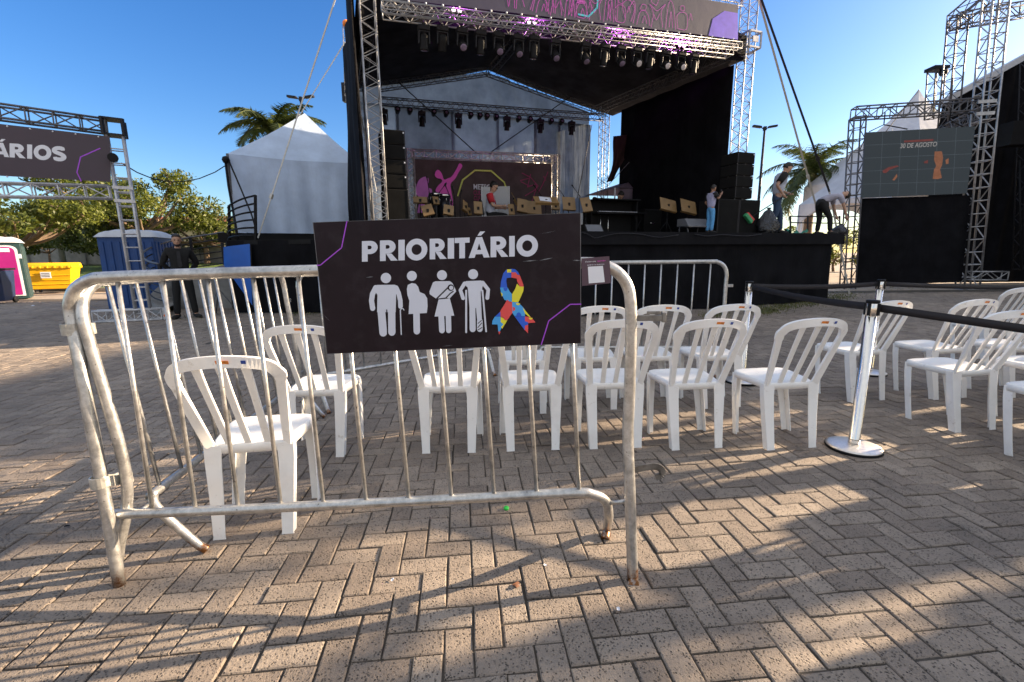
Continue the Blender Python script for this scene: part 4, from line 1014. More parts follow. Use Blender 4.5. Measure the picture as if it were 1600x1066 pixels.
# clear drum shield
m_, nt_, b_, co_ = newmat('clear_acrylic'); b_.inputs['Base Color'].default_value = (.8, .82, .85, 1); b_.inputs['Roughness'].default_value = .25; b_.inputs['Alpha'].default_value = .42; MT['acrylic'] = m_
MT['white_edge'] = mat('white_edge', (.75, .76, .8), .4, var=.05)
r = thing('drum_shield', 'clear acrylic screen with white edges standing behind the seated musician', 'screen', S(774, 345, 3.3))
f = lambda x, y: S(580+x/5, 180+y/5, 3.3)
r.location.z = ZF
b = MB(); a_, c_ = f(862, 558), f(1078, 556); b.add([Vector((a_.x, a_.y, ZF)), Vector((c_.x, c_.y, ZF)), c_, a_], [(0, 1, 2, 3)]); o = b.build('pane', MT['acrylic'], r, recalc=False); o.modifiers.new('t', 'SOLIDIFY').thickness = .006
for q in (a_, c_):
    b = MB(); b.bar(Vector((q.x, q.y, ZF)), q, .035, .02); b.build('edge_strip', MT['white_edge'], r)
# keyboard desk, amps, monitors, cases
def oriented_box(px0, py0, px1, py1, d, depth, mb, z0=ZF, rz=0):
    a, c = S(px0, py1, d), S(px1, py0, d); u0, u1 = (a-FL0).dot(SU), (c-FL0).dot(SU); zt = c.z
    mb.box(stage((u0+u1)/2, d+depth/2, (z0+zt)/2), (u1-u0, depth, zt-z0), Matrix.Rotation(YAW, 3, 'Z')); return u0, u1, zt
R20 = Matrix.Rotation(YAW, 3, 'Z')
r = thing('stage_piano', 'black keyboard desk with a raised lid at the rear right of the stage', 'piano', S(955, 360, 2.2)); r.location.z = ZF
b = MB(); u0, u1, zt = oriented_box(923, 314, 988, 357, 2.2, .45, b); b.build('body', MT['cab'], r, bevel=.01)
b = MB(); b.box(stage((u0+u1)/2, 2.15, zt-.02), (u1-u0+.06, .62, .035), R20); b.box(stage((u0+u1)/2, 2.05, zt-.36), (u1-u0-.05, .3, .05), R20); b.build('lid', MT['black'], r, bevel=.006)
b = MB(); b.box(stage(u1+.03, 2.3, (ZF+zt)/2+.02), (.05, .6, zt-ZF+.02), R20); b.build('side_panel', MT['black'], r, bevel=.006)
b = MB()
for k in range(18): b.box(stage(u0+.08+(u1-u0-.16)*k/17, 1.93, zt-.33), (.05, .12, .012), R20)
b.build('keys', MT['paper'], r)
b = MB()
for u in (u0+.12, u0+.35): b.tube([stage(u, 1.9, ZF), stage(u+.05, 2.0, zt-.38)], .012, 6)
b.build('pedal_strut', MT['chrome'], r)
MT['amp_face'] = mat('monitor_grey', (.13, .135, .15), .5, var=.1, bump=.5, bscale=220, bdist=.001)
def wedge(px0, py0, px1, py1, d, label, m='amp_face', depth=.4):
    a, c = S(px0, py1, d), S(px1, py1, d); h = S(px0, py0, d).z-a.z; u0, u1 = (a-FL0).dot(SU), (c-FL0).dot(SU)
    r = thing('stage_monitor', label, 'loudspeaker', stage((u0+u1)/2, d, ZF), YAW); w2 = (u1-u0)/2; h = S((px0+px1)/2, py0, d).z-ZF
    b = MB(); b.hexa([(-w2, 0, 0), (-w2, depth, 0), (-w2, depth*.9, h), (-w2, depth*.35, h)], [(w2, 0, 0), (w2, depth, 0), (w2, depth*.9, h), (w2, depth*.35, h)]); b.build('cabinet', MT['cab'], r, world=False, bevel=.008)
    e = Vector((0, depth*.35, h)); nn = Vector((0, -h, depth*.35)).normalized()*.004
    L = [(-w2+.03, e.y*.08, h*.08), (w2-.03, e.y*.08, h*.08), (w2-.03, e.y*.94, h*.94), (-w2+.03, e.y*.94, h*.94)]
    b = MB(); b.add([Vector(q)+nn for q in L], [(0, 1, 2, 3)]); b.build('grille', MT[m], r, world=False)
wedge(917, 350, 945, 363, -.1, 'grey-faced floor monitor at the stage edge just right of the priority board')
r = thing('flight_case', 'black equipment case at the back beside the keyboard desk', 'case', S(1020, 360, 2.6)); r.location.z = ZF
b = MB(); u0, u1, zt = oriented_box(1006, 327, 1036, 357, 2.6, .5, b); b.build('body', MT['cab'], r, bevel=.01)
for z in (ZF+.03, zt-.02): b = MB(); b.box(stage((u0+u1)/2, 2.595, z), (u1-u0+.01, .02, .03), R20); b.build('edge_rail', MT['dark'], r)
b = MB(); b.tube([stage(u0+.2, 2.585, (ZF+zt)/2), stage(u0+.2, 2.57, (ZF+zt)/2+.01), stage(u0+.36, 2.57, (ZF+zt)/2+.01), stage(u0+.36, 2.585, (ZF+zt)/2)], .008, 6); b.build('handle', MT['chrome'], r)
r = thing('folding_stool', 'black cross-legged stool between keyboard desk and equipment case', 'stool', S(998, 360, 2.0)); r.location.z = ZF
cu = S(998, 334, 2.0); b = MB(); b.box(cu, (.36, .3, .03), R20); b.build('seat', MT['black'], r, bevel=.008)
for s in (-1, 1):
    b = MB(); b.tube([cu+SU*.15*s, Vector((cu.x, cu.y, ZF))-SU*.15*s], .012, 6); b.build('leg', MT['black'], r)
r = thing('amplifier', 'grey slanted amplifier on a low stand beside the singing child', 'amplifier', S(1085, 365, .1)); r.location.z = ZF
a_, c_ = S(1068, 365, .1), S(1101, 365, .1); u0, u1 = (a_-FL0).dot(SU), (c_-FL0).dot(SU); zt = S(1085, 342, .1).z; zm = S(1085, 354, .1).z
b = MB(); b.hexa([stage(u0, -.05, zm), stage(u0, .35, zm), stage(u0, .35, zt), stage(u0, .08, zt)], [stage(u1, -.05, zm), stage(u1, .35, zm), stage(u1, .35, zt), stage(u1, .08, zt)]); b.build('body', MT['amp_face'], r, bevel=.01)
b = MB(); b.box(stage((u0+u1)/2, -.0, zm-.012), (u1-u0+.02, .14, .02), R20); b.build('trim', MT['alu_dull'], r)
for u in (u0+.04, u1-.04):
    b = MB(); b.tube([stage(u, -.02, ZF), stage(u, .05, zm)], .016, 6); b.tube([stage(u, .3, ZF), stage(u, .3, zm)], .016, 6); b.build('leg', MT['alu_dull'], r)
# mauve gazebo and white wrap at the right rear of the stage
MT['mauve'] = cloth('mauve_cloth', (.17, .135, .165), fold=3, var=.2, transl=.15)
r = thing('gazebo', 'small mauve cloth gazebo standing at the right rear of the stage', 'gazebo', S(1000, 355, 4.0)); r.location.z = ZF
g = lambda x, y, d=4.0: S(880+x/4.444, 180+y/4.444, d)
b = MB(); b.grid(lambda u, v: Vector((*(g(385, 600).lerp(g(690, 600), u)+SN*.03*math.sin(u*20)).xy, ZF+(g(500, 512).z-ZF)*v)), 30, 6); b.build('wall', MT['mauve'], r, recalc=False)
b = MB(); e0, e1 = g(360, 505, 3.95), g(697, 512, 3.95); ap = g(690, 395, 4.9)
b.add([e0, e1, ap, ap+SU*-.3, e0+SN*1.9, e1+SN*1.9], [(0, 1, 2, 3), (0, 3, 4), (1, 5, 2), (3, 2, 5, 4)]); b.build('canopy', MT['mauve'], r, recalc=False)
b = MB()
for q in (e0, e1): b.bar(Vector((q.x, q.y, ZF)), q, .04)
b.build('pole', MT['white_edge'], r)
MT['wrap'] = cloth('white_wrap', (.6, .62, .68), fold=9, var=.2)
b = MB(); b.grid(lambda u, v: Vector((*(g(692, 600, 3.6).lerp(g(722, 600, 3.6), u)+SN*.05*math.sin(u*6+v*5)).xy, ZF+(g(700, 470, 3.6).z-ZF)*v)), 8, 8)
tag(b.build('cloth_wrap', MT['wrap'], recalc=False), 'pale cloth wrapped round an upright at the edge of the mauve gazebo', 'cloth')
b = MB(); b.add([g(700, 385, 4.5), g(712, 378, 4.5), g(730, 335, 4.5), g(722, 330, 4.5)], [(0, 1, 2, 3)]); o = b.build('pennant', MT['wrap'], recalc=False); o.modifiers.new('t', 'SOLIDIFY').thickness = .004
tag(o, 'tiny pale strip of cloth sticking up from the gazebo peak', 'cloth')

# ================================================================== PEOPLE
def skinmat(name, col):
    m, nt, b, co = newmat(name); c = mixc(nt, ramp(nt, noise(nt, co, 14), .3, .7), [x*.9 for x in col], [x*1.1 for x in col]); nt.links.new(c, b.inputs['Base Color'])
    b.inputs['Roughness'].default_value = .5; b.inputs['Subsurface Weight'].default_value = .1; b.inputs['Subsurface Radius'].default_value = (.01, .004, .002); return m
MT['skin'] = skinmat('skin', (.46, .27, .185)); MT['skin_dark'] = skinmat('brown_skin', (.30, .16, .10))
MT['hair'] = mat('dark_hair', (.012, .009, .008), .55, var=.4, scale=60, bump=.6, bscale=150)
MT['eye'] = mat('eye', (.02, .015, .012), .2); MT['lip'] = mat('lip', (.33, .13, .11), .5)
for k, c in dict(black_shirt=(.006, .006, .007), black_trousers=(.006, .006, .007), white_shirt=(.50, .53, .62), jeans=(.025, .05, .10), pale_jeans=(.10, .33, .62), grey_shirt=(.36, .35, .42), red=(.45, .02, .03), shoe=(.012, .011, .011), lilac=(.40, .40, .58)).items():
    MT[k] = mat('fabric_'+k, c, .85, var=.15, scale=9, bump=.5, bscale=18, bdist=.012)
def skinmesh(J, edges, rad, sub=2):
    names = []
    for e in edges:
        for k in e:
            if k not in names: names.append(k)
    bm = bmesh.new(); sl = bm.verts.layers.skin.verify(); vv = {}
    for i, k in enumerate(names):
        v = bm.verts.new(J[k]); vv[k] = v; r = rad[k]; r = r if isinstance(r, tuple) else (r, r); v[sl].radius = r; v[sl].use_root = (i == 0)
    for a, c in edges: bm.edges.new((vv[a], vv[c]))
    me = bpy.data.meshes.new('s'); bm.to_mesh(me); bm.free(); ob = bpy.data.objects.new('s', me); SC.collection.objects.link(ob)
    ob.modifiers.new('k', 'SKIN').use_smooth_shade = True; s = ob.modifiers.new('u', 'SUBSURF'); s.levels = s.render_levels = sub
    bpy.context.view_layer.update(); dg = bpy.context.evaluated_depsgraph_get(); out = bpy.data.meshes.new_from_object(ob.evaluated_get(dg))
    bpy.data.objects.remove(ob); bpy.data.meshes.remove(me); return out
def mesh_into(mb, me, mi=0):
    mb.add([v.co.copy() for v in me.vertices], [tuple(p.vertices) for p in me.polygons], mi, True); bpy.data.meshes.remove(me)
STAND = dict(pelvis=(0, 0, .95), spine=(0, .01, 1.12), chest=(0, 0, 1.32), neck=(0, 0, 1.47), skull=(0, .02, 1.56),
             sA=(-.175, 0, 1.41), eA=(-.25, -.02, 1.13), wA=(-.27, .06, .89), sB=(.175, 0, 1.41), eB=(.25, -.02, 1.13), wB=(.27, .06, .89),
             hA=(-.09, 0, .90), kA=(-.10, .03, .49), aA=(-.105, -.01, .08), tA=(-.125, .14, .03), hB=(.09, 0, .90), kB=(.10, .03, .49), aB=(.105, -.01, .08), tB=(.125, .14, .03))
RADI = dict(pelvis=(.145, .105), spine=(.13, .095), chest=(.15, .10), neck=.052, skull=.055, sA=.060, eA=.042, wA=.026, sB=.060, eB=.042, wB=.026,
            hA=.085, kA=.058, aA=.040, tA=.03, hB=.085, kB=.058, aB=.040, tB=.03)
BODY = [('pelvis', 'spine'), ('spine', 'chest'), ('chest', 'neck'), ('neck', 'skull'), ('chest', 'sA'), ('sA', 'eA'), ('eA', 'wA'), ('chest', 'sB'), ('sB', 'eB'), ('eB', 'wB'),
        ('pelvis', 'hA'), ('hA', 'kA'), ('kA', 'aA'), ('aA', 'tA'), ('pelvis', 'hB'), ('hB', 'kB'), ('kB', 'aB'), ('aB', 'tB')]
def person(label, loc, rz, scale, J, shirt, trousers, skin='skin', sleeve='short', headyaw=0, headtilt=0, hairlong=False, beard=False, sleeve_m=None, shirt_patch=None, glasses=False):
    J = {k: Vector(v) for k, v in {**STAND, **J}.items()}
    r = thing('person', label, 'person', loc, rz); r.scale = (scale,)*3
    RB = dict(RADI); RB.update(pelvis=(.11, .08), spine=(.10, .07), chest=(.105, .07), sA=.05, sB=.05)
    b = MB(); mesh_into(b, skinmesh(J, BODY, RB))
    # head, in its own frame
    hd = (J['skull']-J['neck']).normalized(); M = Matrix.Translation(J['skull']) @ hd.to_track_quat('Z', 'Y').to_matrix().to_4x4()
    f_ = M.to_3x3().inverted() @ Vector((0, 1, 0)); f_.z = 0; f_.normalize()
    M = M @ Matrix.Rotation(math.atan2(-f_.x, f_.y)+RAD(headyaw), 4, 'Z') @ Matrix.Rotation(RAD(headtilt), 4, 'X')
    def ringhead(mb, prof, mi, seg=20):
        vs = []
        for z, rx, ryf, ryb, oy in prof:
            for k in range(seg):
                a = 2*math.pi*k/seg; y = math.sin(a); vs.append(M @ Vector((rx*math.cos(a), oy+(ryf if y > 0 else ryb)*y, z)))
        n = len(prof); mb.add(vs, [(i*seg+k, i*seg+(k+1) % seg, (i+1)*seg+(k+1) % seg, (i+1)*seg+k) for i in range(n-1) for k in range(seg)]+[tuple(reversed(range(seg))), tuple((n-1)*seg+k for k in range(seg))], mi, True)
    ringhead(b, [(-.055, .03, .03, .03, .045), (-.045, .045, .045, .055, .03), (-.015, .060, .075, .075, .015), (.02, .068, .085, .085, .01), (.06, .073, .090, .095, .005), (.10, .075, .090, .10, 0), (.14, .068, .080, .092, -.002), (.165, .05, .06, .07, -.005), (.178, .02, .03, .035, -.005)], 0)
    b.add([M @ Vector(q) for q in ((-.010, .085, .075), (.010, .085, .075), (.017, .092, .022), (-.017, .092, .022), (0, .118, .03), (0, .092, .012))], [(0, 1, 4), (1, 2, 4), (2, 5, 4), (5, 3, 4), (3, 0, 4)], 0, True)
    for s in (-1, 1):
        b.ball(M @ Vector((s*.030, .084, .070)), .0105, 8, 1); b.ball(M @ Vector((s*.076, -.002, .055)), (.010, .020, .030), 8, 0)
        b.add([M @ Vector((s*.016, .094, .087)), M @ Vector((s*.046, .083, .089)), M @ Vector((s*.046, .082, .095)), M @ Vector((s*.016, .094, .095))], [(0, 1, 2, 3)], 3)
    b.add([M @ Vector(q) for q in ((-.024, .086, -.006), (0, .094, -.010), (.024, .086, -.006), (0, .094, .001))], [(0, 1, 2, 3)], 2)
    # hands with five fingers
    for s in 'AB':
        wv, ev = J['w'+s], J['e'+s]; d = (wv-ev).normalized(); x, y = frame(d)
        palm = wv+d*.05
        b.tube([wv-d*.01, wv+d*.02, wv+d*.05, wv+d*.088], [.024, .030, .038, .034], 8)
        for i, (o_, L) in enumerate(((-.027, .065), (-.009, .078), (.009, .072), (.026, .055))):
            p = wv+d*.085+x*o_; b.tube([p, p+d*L*.5+y*.004, p+d*L*.8+y*.022, p+d*L*.85+y*.04], [.0095, .009, .008, .006], 6)
        p = wv+d*.03-x*.03; b.tube([p, p-x*.022+d*.03, p-x*.028+d*.055+y*.012], [.012, .010, .008], 6)
    b.build('body', [MT[skin], MT['eye'], MT['lip'], MT['hair']], r, world=False, recalc=False)
    h = MB(); top = 1.0
    hp = [(.02 if not hairlong else -.03, .070, -.01, .095, -.012), (.06, .077, .0, .102, -.012), (.10, .079, .035, .107, -.008), (.128, .078, .076, .108, -.004), (.152, .073, .082, .101, -.004), (.178, .055, .065, .078, -.006), (.192, .02, .03, .035, -.008)]
    ringhead(h, hp, 0); h.build('hair', MT['hair'], r, world=False, recalc=False)
    if beard:
        h = MB(); ringhead(h, [(-.058, .028, .03, .02, .05), (-.048, .048, .05, .03, .032), (-.018, .063, .077, .03, .016), (.006, .067, .072, .02, .012)], 0); h.build('beard', MT['hair'], r, world=False, recalc=False)
    if glasses:
        h = MB()
        for s in (-1, 1): h.tube([M @ Vector((s*.03+.022*math.cos(a), .098, .07+.018*math.sin(a))) for a in [k*math.pi/4 for k in range(8)]], .003, 5, closed=True); h.tube([M @ Vector((s*.05, .096, .072)), M @ Vector((s*.078, .0, .072))], .003, 5)
        h.build('glasses', MT['black'], r, world=False)
    # clothes
    RS = {k: (tuple(q+.016 for q in v) if isinstance(v, tuple) else v+.016) for k, v in RADI.items()}
    JJ = dict(J); JJ['coll'] = J['chest'].lerp(J['neck'], .72); RS['coll'] = .066
    ed = [('low', 'spine'), ('spine', 'chest'), ('chest', 'coll')]; JJ['low'] = J['pelvis'].lerp(J['spine'], -.25); RS['low'] = (.175, .135)
    for s in 'AB':
        if sleeve == 'long': JJ['c'+s] = J['w'+s]; RS['c'+s] = .040; ed += [('chest', 's'+s), ('s'+s, 'e'+s), ('e'+s, 'c'+s)]; RS['e'+s] = .056
        else: JJ['c'+s] = J['s'+s].lerp(J['e'+s], .72); RS['c'+s] = .064; ed += [('chest', 's'+s), ('s'+s, 'c'+s)]
        RS['s'+s] = .086; RS['spine'] = (.165, .12); RS['chest'] = (.19, .13)
    q = MB(); mesh_into(q, skinmesh(JJ, ed, RS)); sh = q.build('shirt', MT[shirt], r, world=False, recalc=False)
    if sleeve_m:
        for s in 'AB':
            q = MB(); mm = J['s'+s].lerp(J['e'+s], .72); q.tube([J['s'+s].lerp(J['chest'], .15), J['s'+s], J['s'+s].lerp(J['e'+s], .35), mm], [.086, .088, .082, .072], 12); q.build('sleeve', MT[sleeve_m], r, world=False, recalc=False)
    RT = {k: (tuple(v_+.014 for v_ in v) if isinstance(v, tuple) else v+.02) for k, v in RADI.items()}; RT['aA'] = RT['aB'] = .062; RT['kA'] = RT['kB'] = .074
    JT = dict(J); JT['top'] = J['pelvis'].lerp(J['spine'], .45); RT['top'] = (.15, .112)
    q = MB(); mesh_into(q, skinmesh(JT, [('pelvis', 'top'), ('pelvis', 'hA'), ('hA', 'kA'), ('kA', 'aA'), ('pelvis', 'hB'), ('hB', 'kB'), ('kB', 'aB')], RT)); q.build('trousers', MT[trousers], r, world=False, recalc=False)
    for s in 'AB':
        a_, t_ = J['a'+s], J['t'+s]; d = (t_-a_); d2 = Vector((d.x, d.y, d.z*.3)).normalized()
        q = MB(); q.tube([a_-d2*.06+Vector((0, 0, -.035)), a_-d2*.03+Vector((0, 0, -.02)), a_+d2*.06+Vector((0, 0, -.03)), t_+d2*.02, t_+d2*.06], [.03, .05, .048, .046, .02], 10); q.build('shoe', MT['shoe'], r, world=False, recalc=False)
    return r, J, M
pm = G(293, 497)
r, J, M = person('bearded man in black shirt and tie standing with hands behind his back by the gate', pm, RAD(180+35), 1.04,
       dict(eA=(-.30, -.10, 1.14), wA=(-.15, -.17, .98), eB=(.30, -.10, 1.14), wB=(.15, -.17, .98), kA=(-.13, .02, .49), aA=(-.16, 0, .08), tA=(-.22, .12, .03), kB=(.13, .02, .49), aB=(.16, 0, .08), tB=(.22, .12, .03)), 'black_shirt', 'black_trousers', sleeve='long', beard=True)
q = MB(); q.add([(-.03, .135, 1.40), (.03, .135, 1.40), (.04, .152, 1.10), (0, .15, 1.06), (-.04, .152, 1.10)], [(0, 1, 2, 3, 4)])
o = q.build('tie', MT['dark'], r, world=False, recalc=False); o.modifiers.new('t', 'SOLIDIFY').thickness = .01
# seated musician, facing right along the stage front
ps = stage((S(765, 340, 2.3)-FL0).dot(SU), 2.3, ZF)
SEAT = dict(pelvis=(0, 0, .52), spine=(0, .02, .70), chest=(0, .03, .90), neck=(0, .05, 1.05), skull=(0, .08, 1.135), sA=(-.175, .03, .98), eA=(-.22, .10, .72), wA=(-.14, .33, .70), sB=(.175, .03, .98), eB=(.22, .10, .72), wB=(.14, .34, .72),
            hA=(-.09, .02, .50), kA=(-.12, .43, .50), aA=(-.12, .42, .09), tA=(-.13, .57, .03), hB=(.09, .02, .50), kB=(.12, .43, .50), aB=(.12, .42, .09), tB=(.13, .57, .03))
person('young man with glasses and pale shirt seated facing right among the music stands', ps, RAD(-93), 1.0, SEAT, 'white_shirt', 'black_trousers', sleeve_m='red', headtilt=-12, glasses=True)
r = thing('stage_chair', 'black chair under the seated musician', 'chair', ps, RAD(-93))
b = MB(); b.box((0, .08, .40), (.42, .44, .05)); b.build('seat', MT['black'], r, world=False, bevel=.015)
b = MB(); b.box((0, -.19, .72), (.40, .04, .34), Matrix.Rotation(RAD(8), 3, 'X')); b.build('backrest', MT['black'], r, world=False, bevel=.015)
for sx in (-1, 1):
    for y0 in (-.16, .28): b = MB(); b.tube([(sx*.18, y0, .38), (sx*.19, y0, 0)], .014, 6); b.build('leg', MT['dark'], r, world=False)
    b = MB(); b.tube([(sx*.18, -.17, .38), (sx*.17, -.2, .8)], .012, 6); b.build('back_strut', MT['dark'], r, world=False)
pk = stage((S(961, 320, 2.9)-FL0).dot(SU), 2.9, ZF)
person('musician in dark shirt with red sleeve bent over the keyboard desk', pk, YAW+RAD(180), 1.0, {**SEAT, 'chest': (0, .10, .90), 'neck': (0, .17, 1.03), 'skull': (0, .22, 1.11), 'sA': (-.175, .10, .97), 'sB': (.175, .10, .97), 'eA': (-.24, .2, .74), 'eB': (.24, .2, .74), 'wA': (-.18, .42, .74), 'wB': (.18, .42, .74)}, 'black_shirt', 'black_trousers', sleeve_m='red', headtilt=-18)
b = MB(); q0 = pk; r = thing('piano_bench', 'black bench under the keyboard player', 'bench', pk, YAW)
b.box((0, -.02, .40), (.5, .34, .05)); b.build('seat', MT['black'], r, world=False, bevel=.01)
for sx in (-1, 1):
    b = MB(); b.box((sx*.2, -.02, .19), (.04, .28, .38)); b.build('leg', MT['black'], r, world=False)
pk2 = stage((S(928, 320, 4.2)-FL0).dot(SU), 4.2, ZF)
person('dark-haired person in black mostly hidden behind the keyboard desk', pk2, YAW+RAD(160), .98, {**SEAT, **{k: Vector(v)+Vector((0, 0, -.0)) for k, v in SEAT.items()}}, 'black_shirt', 'black_trousers', skin='skin_dark')
b = MB(); r = thing('drum_stool', 'round black stool under the hidden person at the back', 'stool', pk2, 0)
b.lathe([(.16, .39), (.17, .41), (.17, .44), (.15, .45)], 20); b.build('seat', MT['black'], r, world=False)
b = MB(); b.tube([(0, 0, .1), (0, 0, .4)], .02, 8); b.build('pole', MT['dark'], r, world=False)
for k in range(3): a = 2.1*k; b = MB(); b.tube([(0, 0, .2), (.22*math.cos(a), .22*math.sin(a), .01)], .012, 6); b.build('leg', MT['dark'], r, world=False)
# child singer
pc = S(1108, 366, -.12); pc.z = ZF
r, J, M = person('child in pale blue trousers singing into a microphone, back half turned', pc, YAW-RAD(92), .62, dict(pelvis=(0, 0, .92), eB=(.30, .06, 1.22), wB=(.22, .22, 1.38), eA=(-.27, -.03, 1.12), wA=(-.2, .14, 1.0), skull=(0, .04, 1.57)), 'lilac', 'pale_jeans', skin='skin_dark', sleeve_m='black_shirt')
q = MB(); wv = J['wB']; q.tube([wv+Vector((0, .06, -.02)), wv+Vector((-.06, .06, .13))], .018, 8); q.ball(wv+Vector((-.075, .06, .16)), .035, 10)
o = q.build('microphone', MT['dark'], None, world=False); o.matrix_world = Matrix.Translation(pc) @ Matrix.Rotation(YAW-RAD(92), 4, 'Z') @ Matrix.Scale(.62, 4); tag(o, 'small hand microphone held by the singing child', 'microphone')
# walking cleaner with a bin bag
pw = stage((S(1208, 366, .05)-FL0).dot(SU), .05, ZF)
rzw = RAD(-97)
r, J, M = person('man in white shirt walking right on the stage, dragging a dark bag', pw, rzw, 1.0, dict(spine=(0, .03, 1.12), chest=(0, .06, 1.32), neck=(0, .10, 1.46), skull=(0, .155, 1.545), sA=(-.175, .07, 1.41), sB=(.175, .07, 1.41), eB=(.25, -.12, 1.16), wB=(.20, .05, .96), eA=(-.25, .10, 1.14), wA=(-.16, .30, 1.02),
       kA=(-.10, .16, .50), aA=(-.10, .20, .09), tA=(-.11, .35, .03), kB=(.10, -.02, .49), aB=(.10, -.22, .11), tB=(.11, -.09, .03)), 'white_shirt', 'jeans', sleeve_m='black_shirt', headtilt=-8)
MT['bag'] = mat('bin_bag', (.012, .013, .016), .28, var=.3, bump=.9, bscale=14, bdist=.05)
def bag(c, rx, ry, h, label, rz=0, seed=1):
    rg = random.Random(seed); b = MB(); seg = 26; prof = [(.25, 0), (.9, .02), (1.0, .15), (.95, .35), (.72, .6), (.35, .85), (.13, .93), (.2, 1.0)]
    vs = []
    for i, (rr, zz) in enumerate(prof):
        for k in range(seg):
            a = 2*math.pi*k/seg; w_ = 1+.13*math.sin(3*a+i+seed)+.09*math.sin(7*a-2*i)+rg.uniform(-.04, .04); vs.append(Vector((rx*rr*w_*math.cos(a)+.1*rx*zz, ry*rr*w_*math.sin(a), zz*h)))
    b.add(vs, [(i*seg+k, i*seg+(k+1) % seg, (i+1)*seg+(k+1) % seg, (i+1)*seg+k) for i in range(len(prof)-1) for k in range(seg)]+[tuple(reversed(range(seg)))], 0, True)
    o = b.build('bin_bag', MT['bag'], None, world=False, recalc=True); o.location = c; o.rotation_euler = (0, 0, rz); return tag(o, label, 'bag')
bag(stage((S(1198, 366, -.16)-FL0).dot(SU), -.14, ZF), .30, .2, .62, 'shiny dark bin bag dragged beside the walking man', YAW)
b = MB(); f = lambda x, y, d=-.1: S(880+x/4.444, 180+y/4.444, d)
MT['green_p'] = mat('green_bristle', (.04, .30, .12), .6); MT['red_p'] = mat('red_bristle', (.55, .05, .05), .6)
r = thing('broom', 'broom with red and green head held by the walking man', 'broom', f(1285, 740))
b.tube([f(1310, 705), f(1390, 655), f(1500, 585), f(1600, 525)], .012, 6); b.build('handle', MT['dark'], r)
b = MB(); b.bar(f(1262, 690), f(1305, 745), .10, .10); b.build('bristles', MT['green_p'], r, bevel=.02)
b = MB(); b.bar(f(1272, 688), f(1316, 738), .06, .12); b.build('head', MT['red_p'], r, bevel=.01)
# bending cleaner
pb_ = stage((S(1281, 367, .15)-FL0).dot(SU), .15, ZF)
r, J, M = person('person in grey striped shirt bending down at the right end of the stage', pb_, RAD(-93), .95, dict(pelvis=(0, -.08, .88), spine=(0, .08, .99), chest=(0, .27, 1.05), neck=(0, .42, 1.06), skull=(0, .51, 1.05), sA=(-.175, .34, 1.03), sB=(.175, .34, 1.03), eA=(-.2, .42, .75), wA=(-.17, .50, .52), eB=(.2, .45, .74), wB=(.17, .55, .50),
       hA=(-.09, -.08, .86), kA=(-.10, .0, .47), aA=(-.10, -.03, .08), tA=(-.11, .12, .03), hB=(.09, -.08, .86), kB=(.11, .16, .46), aB=(.11, .20, .08), tB=(.12, .35, .03)), 'grey_shirt', 'black_trousers', headtilt=-30)
bag(stage((S(1312, 367, .1)-FL0).dot(SU), .12, ZF), .24, .16, .3, 'low dark bag under the hands of the bending person', YAW, 4)
for k, pts in enumerate(([(905, 362), (918, 366), (930, 372), (948, 368), (968, 365), (1000, 366), (1030, 371), (1060, 367)], [(1085, 366), (1105, 369), (1130, 367), (1165, 369), (1190, 366)])):
    c = smoothpath([S(x, y, -.47) for x, y in pts], 5); b = MB(); b.tube(c, .011, 6)
    tag(b.build('stage_cable', MT['dark']), ('long', 'short')[k]+' black cable looping over the front lip of the stage', 'cable')
for k, (px, d) in enumerate(((845, 3.2), (880, 2.6), (905, 3.4))):
    f = lambda q, dd=d: S(q[0], q[1], dd); mic_stand(f((px, 350)), f((px, 305)), f((px-8, 294)), ('boom microphone among the music stands, left of the drum desk', 'boom microphone behind the paper-covered music stand', 'boom microphone left of the keyboard desk')[k])

# ================================================================== LEFT SIDE: GATE, TOILETS, BINS, RAMP, TENT
MT['concrete'] = mat('grey_concrete', (.24, .235, .225), .85, var=.2, scale=2, bump=.4, bscale=30, dirt=(.12, .115, .11))
MT['gate_alu'] = mat('white_aluminium', (.55, .55, .57), .45, .35, var=.2, scale=7, dirt=(.2, .19, .18))
gp0 = P(178, 200, 9.8); gp0.z = 0; gd = P(0, 165, 8.9)-P(178, 165, 9.8); gd.z = 0; gd.normalize(); gN = Vector((-gd.y, gd.x, 0))
if gN.y > 0: gN = -gN                                   # toward the viewer
gpl = lambda x, y, l=0: onplane(x, y, gp0+gN*l, gN)
r = thing('truss_gate', 'ladder truss gate carrying the toilets banner at the left edge', 'gate', gp0)
zt = gpl(178, 201).z
b = MB(); truss(b, gp0+Vector((0, 0, .15)), Vector((gp0.x, gp0.y, zt-.13)), .25, step=.27, style='ladder', upv=gN, r=.024, rb=.013); b.build('post', MT['gate_alu'], r)
b = MB(); e2_ = gp0+gd*5.4; truss(b, e2_+Vector((0, 0, .02)), Vector((e2_.x, e2_.y, zt+.1)), .25, step=.27, style='ladder', upv=gN, r=.024, rb=.013); b.build('post', MT['gate_alu'], r)
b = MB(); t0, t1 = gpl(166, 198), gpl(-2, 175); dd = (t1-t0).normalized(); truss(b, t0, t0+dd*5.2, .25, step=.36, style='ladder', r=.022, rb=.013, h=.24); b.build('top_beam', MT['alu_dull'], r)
b = MB(); t0, t1 = gpl(172, 301), gpl(-2, 297); dd = (t1-t0).normalized(); truss(b, t0, t0+dd*5.2, .25, step=.36, style='ladder', r=.022, rb=.013, h=.24); b.build('lower_beam', MT['gate_alu'], r)
b = MB(); c = gpl(178, 200)
for k in (-1, 1):
    for q in (-1, 1):
        b.bar(c+gd*.16*k+gN*.16*q-Vector((0, 0, .16)), c+gd*.16*k+gN*.16*q+Vector((0, 0, .16)), .05)
